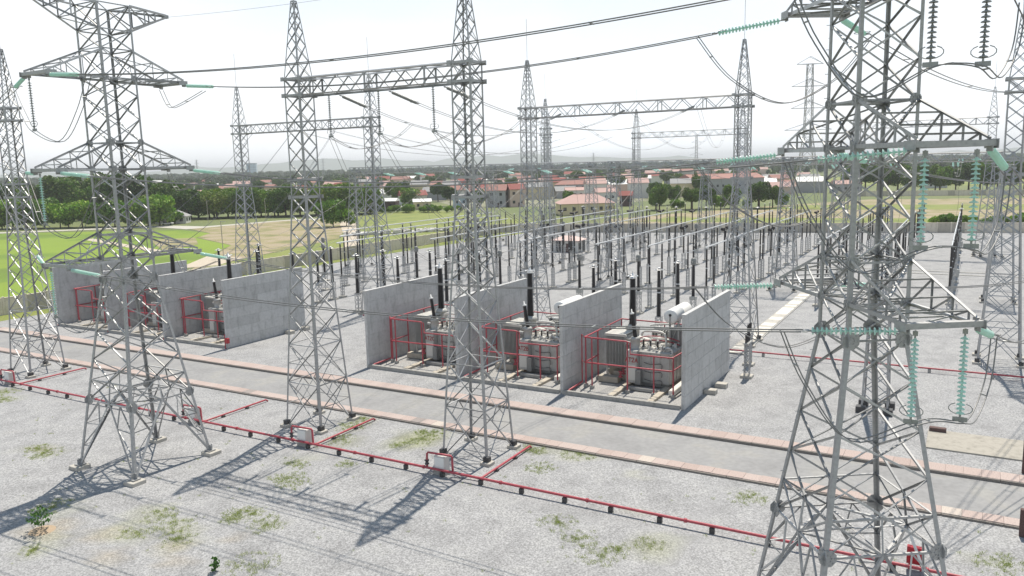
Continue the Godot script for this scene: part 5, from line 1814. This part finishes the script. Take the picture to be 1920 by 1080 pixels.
func tree(kind: int, pos: Vector3, s: float, label: String, category := "tree", group := "") -> void:
	if tree_meshes.is_empty():
		# 0-2 umbrella trees of the row, 3-4 broad bushy trees, 5-6 light shrubs
		tree_meshes = {
			0: [crown(1, 6.8, 6.6, 5.6, 10, 5200, 0.7, [0.115, 0.195, 0.022]), trunk_mesh(1, 9.5, 0.32)],
			1: [crown(2, 6.4, 6.8, 5.2, 9, 5200, 0.7, [0.130, 0.205, 0.024]), trunk_mesh(2, 9.2, 0.3)],
			2: [crown(3, 7.0, 6.4, 5.4, 11, 5200, 0.7, [0.150, 0.195, 0.026]), trunk_mesh(3, 9.0, 0.34)],
			3: [crown(4, 6.2, 6.5, 6.5, 10, 4600, 0.75, [0.085, 0.145, 0.020]), trunk_mesh(4, 9.5, 0.4)],
			4: [crown(5, 5.4, 5.8, 6.0, 9, 4400, 0.72, [0.105, 0.175, 0.024]), trunk_mesh(5, 8.5, 0.36)],
			5: [crown(6, 4.4, 3.6, 3.4, 8, 2200, 0.6, [0.150, 0.255, 0.030]), trunk_mesh(6, 4.6, 0.16)],
			6: [crown(7, 4.0, 3.2, 3.0, 7, 2000, 0.58, [0.165, 0.270, 0.030]), trunk_mesh(7, 4.2, 0.14)],
		}
	var names := ["row_tree", "row_tree", "row_tree", "bushy_tree", "bushy_tree", "leafy_shrub", "leafy_shrub"]
	var p := thing(names[kind], pos, label, category, group, rng.randf() * TAU)
	part(p, "crown", tree_meshes[kind][0], [M.leaf_mid, M.leaf_light, M.leaf_dark, M.leaf_mid][rng.randi() % 4], Transform3D(Basis().scaled(Vector3(s, s, s)), Vector3.ZERO))
	part(p, "trunk", tree_meshes[kind][1], M.bark, Transform3D(Basis().scaled(Vector3(s, s, s)), Vector3.ZERO))

func trees() -> void:
	# the row of umbrella trees behind the lane
	for r in 2:
		for i in 17:
			var t := (i + rng.randf_range(-0.2, 0.2)) / 16.0
			var a := Vector3(-304, 0, -219).lerp(Vector3(-226, 0, -268), t)
			var off := Vector3(-0.53, 0, -0.85) * (r * 9.0 + rng.randf_range(-1.5, 1.5))
			tree(rng.randi() % 3, a + off, rng.randf_range(0.92, 1.14), "flat topped dense tree, %s from the left in the %s row behind the lane" % [nth_word(i + 1), ["front", "rear"][r]], "tree", "trees of the row behind the lane")
	# shrubs and trees at the left
	for i in 13:
		var t := (i + rng.randf_range(-0.3, 0.3)) / 12.0
		var a := Vector3(-330, 0, -166).lerp(Vector3(-268, 0, -196), t)
		tree(5 + rng.randi() % 2, a, rng.randf_range(1.25, 1.75), "light green shrub along the far edge of the rice field, %s from the left" % nth_word(i + 1), "shrub", "shrubs along the rice field")
	for i in 26:
		var t := (i + rng.randf_range(-0.3, 0.3)) / 25.0
		var a := Vector3(-420, 0, -190).lerp(Vector3(-308, 0, -226), t) + Vector3(rng.randf_range(-10, 10), 0, rng.randf_range(-22, 10))
		tree(3 + rng.randi() % 2, a, rng.randf_range(1.15, 1.6), "broad dark tree in the wood at the left, %s from the left" % nth_word(i + 1), "tree", "trees of the left wood")
	var singles := [[-191, -208, 5, 1.35, "lone bushy young tree beside the dirt track"], [-188.5, -212, 6, 1.0, "small shrub beside the lone young tree"], [-278, -352, 3, 0.9, "dark tree left of the small cream house"], [-268, -345, 4, 0.8, "green tree just behind the small cream house"], [-255, -336, 5, 1.3, "light shrub right of the dark shed"], [-262, -372, 3, 0.8, "dark tree behind the dark shed"], [-121, -345, 3, 0.75, "round dark tree right of the little red gable"], [-117, -352, 4, 0.7, "round green tree right of the round dark one"], [-160, -330, 4, 0.6, "small tree left of the cream hall"], [-203, -322, 4, 0.7, "tree in front of the grey two storey house"], [-225, -330, 3, 0.75, "dark tree left of the pale blue house"], [-270, -205, 6, 0.9, "small shrub in front of the pavilion"], [-282, -220, 3, 0.95, "dark tree just behind the pavilion"]]
	for e in singles:
		tree(e[2], Vector3(e[0], 0, e[1]), e[3], e[4], "tree" if e[2] < 5 else "shrub")
	for i in 16:
		var t := (i + rng.randf_range(-0.3, 0.3)) / 15.0
		tree(3 + rng.randi() % 3, Vector3(-112 + 45 * t, 0, -312 - 22 * t + rng.randf_range(-6, 6)), rng.randf_range(0.45, 0.85), "low tree in front of the long hall, %s from the left" % nth_word(i + 1), "tree", "trees before the long hall")
	for i in 20:
		var t := (i + rng.randf_range(-0.3, 0.3)) / 19.0
		tree(5 + rng.randi() % 2, Vector3(-232 + 38 * t, 0, -276 - 12 * t + rng.randf_range(-4, 4)), rng.randf_range(0.35, 0.6), "low garden shrub before the village houses, %s from the left" % nth_word(i + 1), "shrub", "garden shrubs of the village")
	for i in 30:
		var t := (i + rng.randf_range(-0.3, 0.3)) / 29.0
		tree(3 + rng.randi() % 2, Vector3(-60 + 150 * t, 0, -470 - 30 * t + rng.randf_range(-16, 10)), rng.randf_range(0.95, 1.35), "tree of the wood beyond the right hand field, %s from the left" % nth_word(i + 1), "tree", "trees of the right wood")
	for i in 70:
		var a := lerpf(-0.98, -0.18, (i + rng.randf()) / 70.0)
		var dist := rng.randf_range(430, 900)
		tree(3 + rng.randi() % 2, Vector3(sin(a) * dist, 0, -cos(a) * dist), rng.randf_range(0.6, 1.0), "village tree among the far roofs, %s from the left" % nth_word(i + 1), "tree", "trees among the far roofs")
	for i in 22:
		var t := float(i) / 21.0
		tree(5 + rng.randi() % 2, Vector3(-8 + 60 * t, 0, -243.5 - 13.5 * t), rng.randf_range(0.45, 0.62), "low banana green shrub behind the back wall at the right, %s from the left" % nth_word(i + 1), "shrub", "shrubs behind the back wall")
	# woods so far off that they read as one mass
	for band in [[900.0, 1500.0, 1500, "nearer"], [1600.0, 2800.0, 3000, "farther"]]:
		var mm := MultiMesh.new()
		mm.transform_format = MultiMesh.TRANSFORM_3D
		mm.mesh = crown(30, 7.0, 5.6, 6.0, 8, 260, 2.4, [0.062, 0.095, 0.032])
		mm.instance_count = band[2]
		for i in band[2]:
			var a := rng.randf_range(-1.2, 0.3)
			var d: float = rng.randf_range(band[0], band[1])
			var s := rng.randf_range(0.6, 1.25) * (0.9 if band[0] < 1200 else 1.2)
			mm.set_instance_transform(i, Transform3D(Basis(Vector3.UP, rng.randf() * TAU).scaled(Vector3(s, s, s)), Vector3(sin(a) * d, 0, -cos(a) * d)))
		var o := MultiMeshInstance3D.new()
		o.multimesh = mm
		o.material_override = M.leaf_mid
		o.name = numbered("distant_wood")
		add_child(o)
		tag(o, "%s belt of distant woodland below the horizon" % band[3], "woodland")
		stuff(o)
	# far hills
	var st := S()
	var nz := FastNoiseLite.new()
	nz.seed = 9
	nz.frequency = 0.0006
	var prev := []
	for i in 121:
		var a := lerpf(-1.4, 0.6, i / 120.0)
		var row := []
		for j in 5:
			var d := 6200.0 + 500.0 * j
			var hgt := 0.0
			if j > 0 and j < 4:
				hgt = maxf(0.0, 40.0 + 150.0 * nz.get_noise_2d(a * 3000.0, j * 100.0) + 60.0 * nz.get_noise_2d(a * 16000.0, j * 300.0)) * [0, 0.6, 1.0, 0.6, 0][j]
			row.append(Vector3(sin(a) * d, hgt - 1.0, -cos(a) * d))
		if i > 0:
			for j in 4:
				q(st, prev[j], prev[j + 1], row[j + 1], row[j])
		prev = row
	struct("hills", done(st), M.hill)

func far_pylon(c: Vector3, h: float, turn: float, label: String) -> void:
	var p := thing("distant_pylon", c, label, "pylon", "distant pylons", turn)
	var st := S()
	var prof := [[0.0, h * 0.09], [h * 0.5, h * 0.028], [h, h * 0.018]]
	for k in 4:
		lat(st, corner(k, prof[0][1], 0), corner(k, prof[1][1], prof[1][0]), 0.3)
		lat(st, corner(k, prof[1][1], prof[1][0]), corner(k, prof[2][1], h), 0.26)
	part(p, "legs", done(st), M.steel)
	st = S()
	body(p, st, prof, [0.0, h * 0.14, h * 0.26, h * 0.36, h * 0.44, h * 0.5, h * 0.57, h * 0.64, h * 0.71, h * 0.78, h * 0.85, h * 0.92, h], 0.14, [h * 0.5, h])
	stuff(part(p, "lattice", done(st), M.steel))
	for y in [0.55, 0.7, 0.85, 1.0]:
		st = S()
		var ln: float = h * (0.16 if y < 0.6 else 0.12) if y < 1.0 else h * 0.09
		for s in [-1.0, 1.0]:
			for z in [-1.0, 1.0]:
				lat(st, Vector3(0, h * y, z * h * 0.02), Vector3(s * ln, h * y, 0), 0.2)
				lat(st, Vector3(0, h * (y + 0.05), z * h * 0.02), Vector3(s * ln, h * y, 0), 0.16)
		part(p, "cross_arm", done(st), M.steel)

# ------------------------------------------------ sky
func sky_image() -> Image:
	var w := 768
	var h := 384
	var im := Image.create(w, h, false, Image.FORMAT_RGBAF)
	var n := FastNoiseLite.new()
	n.seed = 77
	n.frequency = 1.6
	n.fractal_octaves = 5
	for j in h:
		var el := PI * (0.5 - (j + 0.5) / h)
		for i in w:
			var az := TAU * (i + 0.5) / w - PI
			var d := Vector3(cos(el) * sin(az), sin(el), -cos(el) * cos(az))
			var c := Color(0.25, 0.26, 0.25)
			if el > 0.0:
				var t := pow(sin(el), 0.5)
				var r := lerpf(SKY_H[0], SKY_T[0], t)
				var g := lerpf(SKY_H[1], SKY_T[1], t)
				var b := lerpf(SKY_H[2], SKY_T[2], t)
				var cl := n.get_noise_3d(d.x * 1.2, d.y * 3.6, d.z * 1.2)
				var k := clampf(0.34 + cl * 2.6, 0.0, 1.0) * clampf(1.0 - 1.7 * sin(el), 0.0, 1.0)
				r = lerpf(r, 0.90, k * 0.8)
				g = lerpf(g, 0.91, k * 0.8)
				b = lerpf(b, 0.92, k * 0.8)
				c = Color(r, g, b)
			im.set_pixel(i, j, c)
	return im

const SKY_H := [1.27, 1.31, 1.33]
const SKY_T := [0.05, 0.15, 0.29]

# ------------------------------------------------ scene
func _ready() -> void:
	rng.seed = 20240611
	var cam := Camera3D.new()
	add_child(cam)
	cam.name = "camera"
	var pitch := 0.154578
	var roll := -0.024422
	var yaw := -0.5241
	var fw := Vector3(sin(yaw) * cos(pitch), -sin(pitch), -cos(yaw) * cos(pitch))
	var rt := Vector3(cos(yaw), 0, sin(yaw))
	var up := rt.cross(fw)
	var r2 := rt * cos(roll) + up * sin(roll)
	var u2 := up * cos(roll) - rt * sin(roll)
	cam.transform = Transform3D(Basis(r2, u2, -fw), Vector3(0, 20, 0))
	cam.fov = rad_to_deg(2.0 * atan(540.0 / 1493.0))
	cam.near = 0.1
	cam.far = 20000.0
	var we := WorldEnvironment.new()
	we.name = "environment"
	var env := Environment.new()
	env.background_mode = Environment.BG_SKY
	var sky := Sky.new()
	var sm := PanoramaSkyMaterial.new()
	sm.panorama = ImageTexture.create_from_image(sky_image())
	sky.sky_material = sm
	env.sky = sky
	env.tonemap_mode = Environment.TONE_MAPPER_LINEAR
	env.tonemap_exposure = 1.28
	env.sdfgi_enabled = true
	env.ssao_enabled = true
	env.ssil_enabled = true
	env.fog_enabled = true
	env.fog_density = 0.00018
	env.fog_light_color = Color(0.97, 0.985, 1.0)
	we.environment = env
	add_child(we)
	var sun := DirectionalLight3D.new()
	sun.name = "sun"
	add_child(sun)
	sun.light_color = Color(1.0, 0.965, 0.91)
	sun.light_energy = 1.6
	sun.light_angular_distance = 0.5
	sun.shadow_enabled = true
	sun.look_at_from_position(Vector3.ZERO, Vector3(0.052, -1.0, 0.458), Vector3(0, 0, 1))

	make_materials()
	make_units()
	ground()
	boundary()
	pylon(Vector3(-49.24, 0, -33.35), -1.565, 4.75, "left lattice pylon with four pairs of cross arms standing on the gravel")
	pylon(Vector3(-3.5, 0, -33.7), 0.971, 5.15, "right lattice pylon, the biggest in view, with its lower legs cut off by the frame")
	# high gantries
	var near := [[-82.6, -44.8, "tall lattice gantry column at the left edge behind the left pylon"], [-44.0, -45.1, "tall lattice gantry column carrying the left end of the near beam"], [-29.15, -45.2, "tall lattice gantry column carrying the right end of the near beam"]]
	for e in near:
		gantry_column("gantry_column", Vector3(e[0], 0, e[1]), e[2], true)
	gantry_beam(Vector3(-44.9, 25.4, -45.15), Vector3(-28.2, 25.4, -45.15), "near lattice beam spanning the two middle gantry columns", true)
	gantry_beam(Vector3(-81.8, 25.4, -44.8), Vector3(-108.0, 25.4, -44.8), "lattice beam leaving the picture from the left edge column", false)
	var far := [[-95.5, -85.0, "lattice gantry column behind the left transformer group"], [-70.3, -85.0, "lattice gantry column between the two transformer groups"], [-47.2, -86.6, "lattice gantry column at the left end of the long middle beam"], [-21.4, -86.6, "lattice gantry column at the right end of the long middle beam"], [3.1, -88.2, "lattice gantry column at the right edge of the picture"], [27.0, -88.2, ""], [-72.5, -140.0, "farther lattice gantry column seen past the middle one"], [-98.0, -190.0, "farthest lattice gantry column seen past the middle one"], [-71.0, -184.5, "rear gantry column at the left end of the distant beam"], [-45.5, -184.0, "rear gantry column at the right end of the distant beam"], [2.7, -180.0, "rear gantry column with its beam at the right, behind the right pylon's arms"], [-21.5, -182.0, "rear gantry column hidden behind the right pylon"]]
	var gproto: Node3D = null
	for e in far:
		if e[2] == "":
			continue
		if gproto == null:
			gproto = gantry_column("gantry_column", Vector3(e[0], 0, e[1]), e[2], false)
		else:
			copy(gproto, Vector3(e[0], 0, e[1]), e[2])
	for e in [[-96.3, -85.0, -69.5, -85.0, "lattice beam behind the left pylon, above the left transformers"], [-48.2, -86.6, -20.5, -86.6, "long lattice beam in the middle distance over the right transformers"], [2.2, -88.2, 30.0, -88.2, "lattice beam running out of the picture from the right edge column"], [-72.0, -184.4, -44.6, -184.0, "distant lattice beam over the rear of the yard"], [-22.4, -181.9, 3.6, -180.0, "distant lattice beam behind the right pylon's middle arm"]]:
		gantry_beam(Vector3(e[0], 25.4, e[1]), Vector3(e[2], 25.4, e[3]), e[4], false)
	# low gantries of the busbars
	var lproto: Node3D = null
	var lows := []
	for r in [[-124.7, "front"], [-178.0, "rear"]]:
		var i := 0
		for x in [-108.0, -80.0, -52.0, -24.1, 3.85]:
			var label: String = "low lattice column of the %s busbar gantry, %s" % [r[1], ["first from the left", "second from the left", "third from the left", "fourth from the left", "rightmost"][i]]
			if lproto == null:
				lproto = gantry_column("low_gantry_column", Vector3(x, 0, r[0]), label, false, false, 20.0)
			else:
				copy(lproto, Vector3(x, 0, r[0]), label)
			if i < 4:
				gantry_beam(Vector3(x - 0.8, 18.85, r[0]), Vector3(x + 28.7, 18.85, r[0]), "low lattice beam of the %s busbar gantry, %s span from the left" % [r[1], ["first", "second", "third", "fourth"][i]], false, 1.15, 0.6)
			i += 1
	# slim mast behind the right pylon
	var slim := thing("slim_mast", Vector3(-5.7, 0, -67.0), "slim lattice mast standing on the gravel behind the right pylon", "mast")
	var st := S()
	var sp := [[0.0, 0.95], [16.0, 0.5]]
	body(slim, st, sp, [0.0, 1.6, 3.1, 4.5, 5.8, 7.0, 8.2, 9.3, 10.4, 11.4, 12.4, 13.3, 14.2, 15.1, 16.0], 0.07, [8.2, 16.0])
	stuff(part(slim, "lattice", done(st), M.steel))
	legs(slim, sp, [0.0, 16.0], [0.13])
	for k in 4:
		part(slim, "footing", footing_mesh(0.7, 0.5), M.dark_fitting, at(corner(k, 0.97, 0)))
	for e in [[-56.5, -330.0, 55.0, 0.4, "tall pale pylon beyond the yard, left of the right pylon's body"], [-262, -860, 45, 0.5, "distant pylon with wide lower arms right of the long middle beam"], [-470, -1210, 38, 0.9, "distant faint pylon left of the rear gantry column"], [-620, -1390, 36, 0.2, "faintest distant pylon above the red roofs"], [-1330, -1070, 42, 0.4, "distant pylon on the left skyline past the left pylon"], [-970, -1040, 36, 0.7, "distant pylon on the skyline left of the second gantry column"]]:
		far_pylon(Vector3(e[0], 0, e[1]), e[2], e[3], e[4])
	bays()
	switchyard()
	lines()
	gantry_lines()
	pipe_run(-40.3, -110.0, 12.0, 2.95, 0.082, "long red fire main on small blocks across the front gravel")
	pipe_run(-81.0, -70.0, 30.0, 5.0, 0.08, "red fire pipe running behind the transformers")
	hydrant(-41.4, -40.5, "white valve cabinet with a red pipe hoop by the left middle gantry column")
	hydrant(-29.2, -26.3, "white valve cabinet with a red pipe hoop by the right middle gantry column")
	hydrant(-80.2, -78.8, "white valve cabinet with a red pipe hoop at the left edge column")
	hydrant(-53.4, -52.5, "white valve cabinet with a red pipe hoop behind the left pylon's legs")
	hydrant(-1.4, 0.0, "red metal hose cabinet beside the fire main under the right pylon", false)
	weeds()
	village()
	trees()
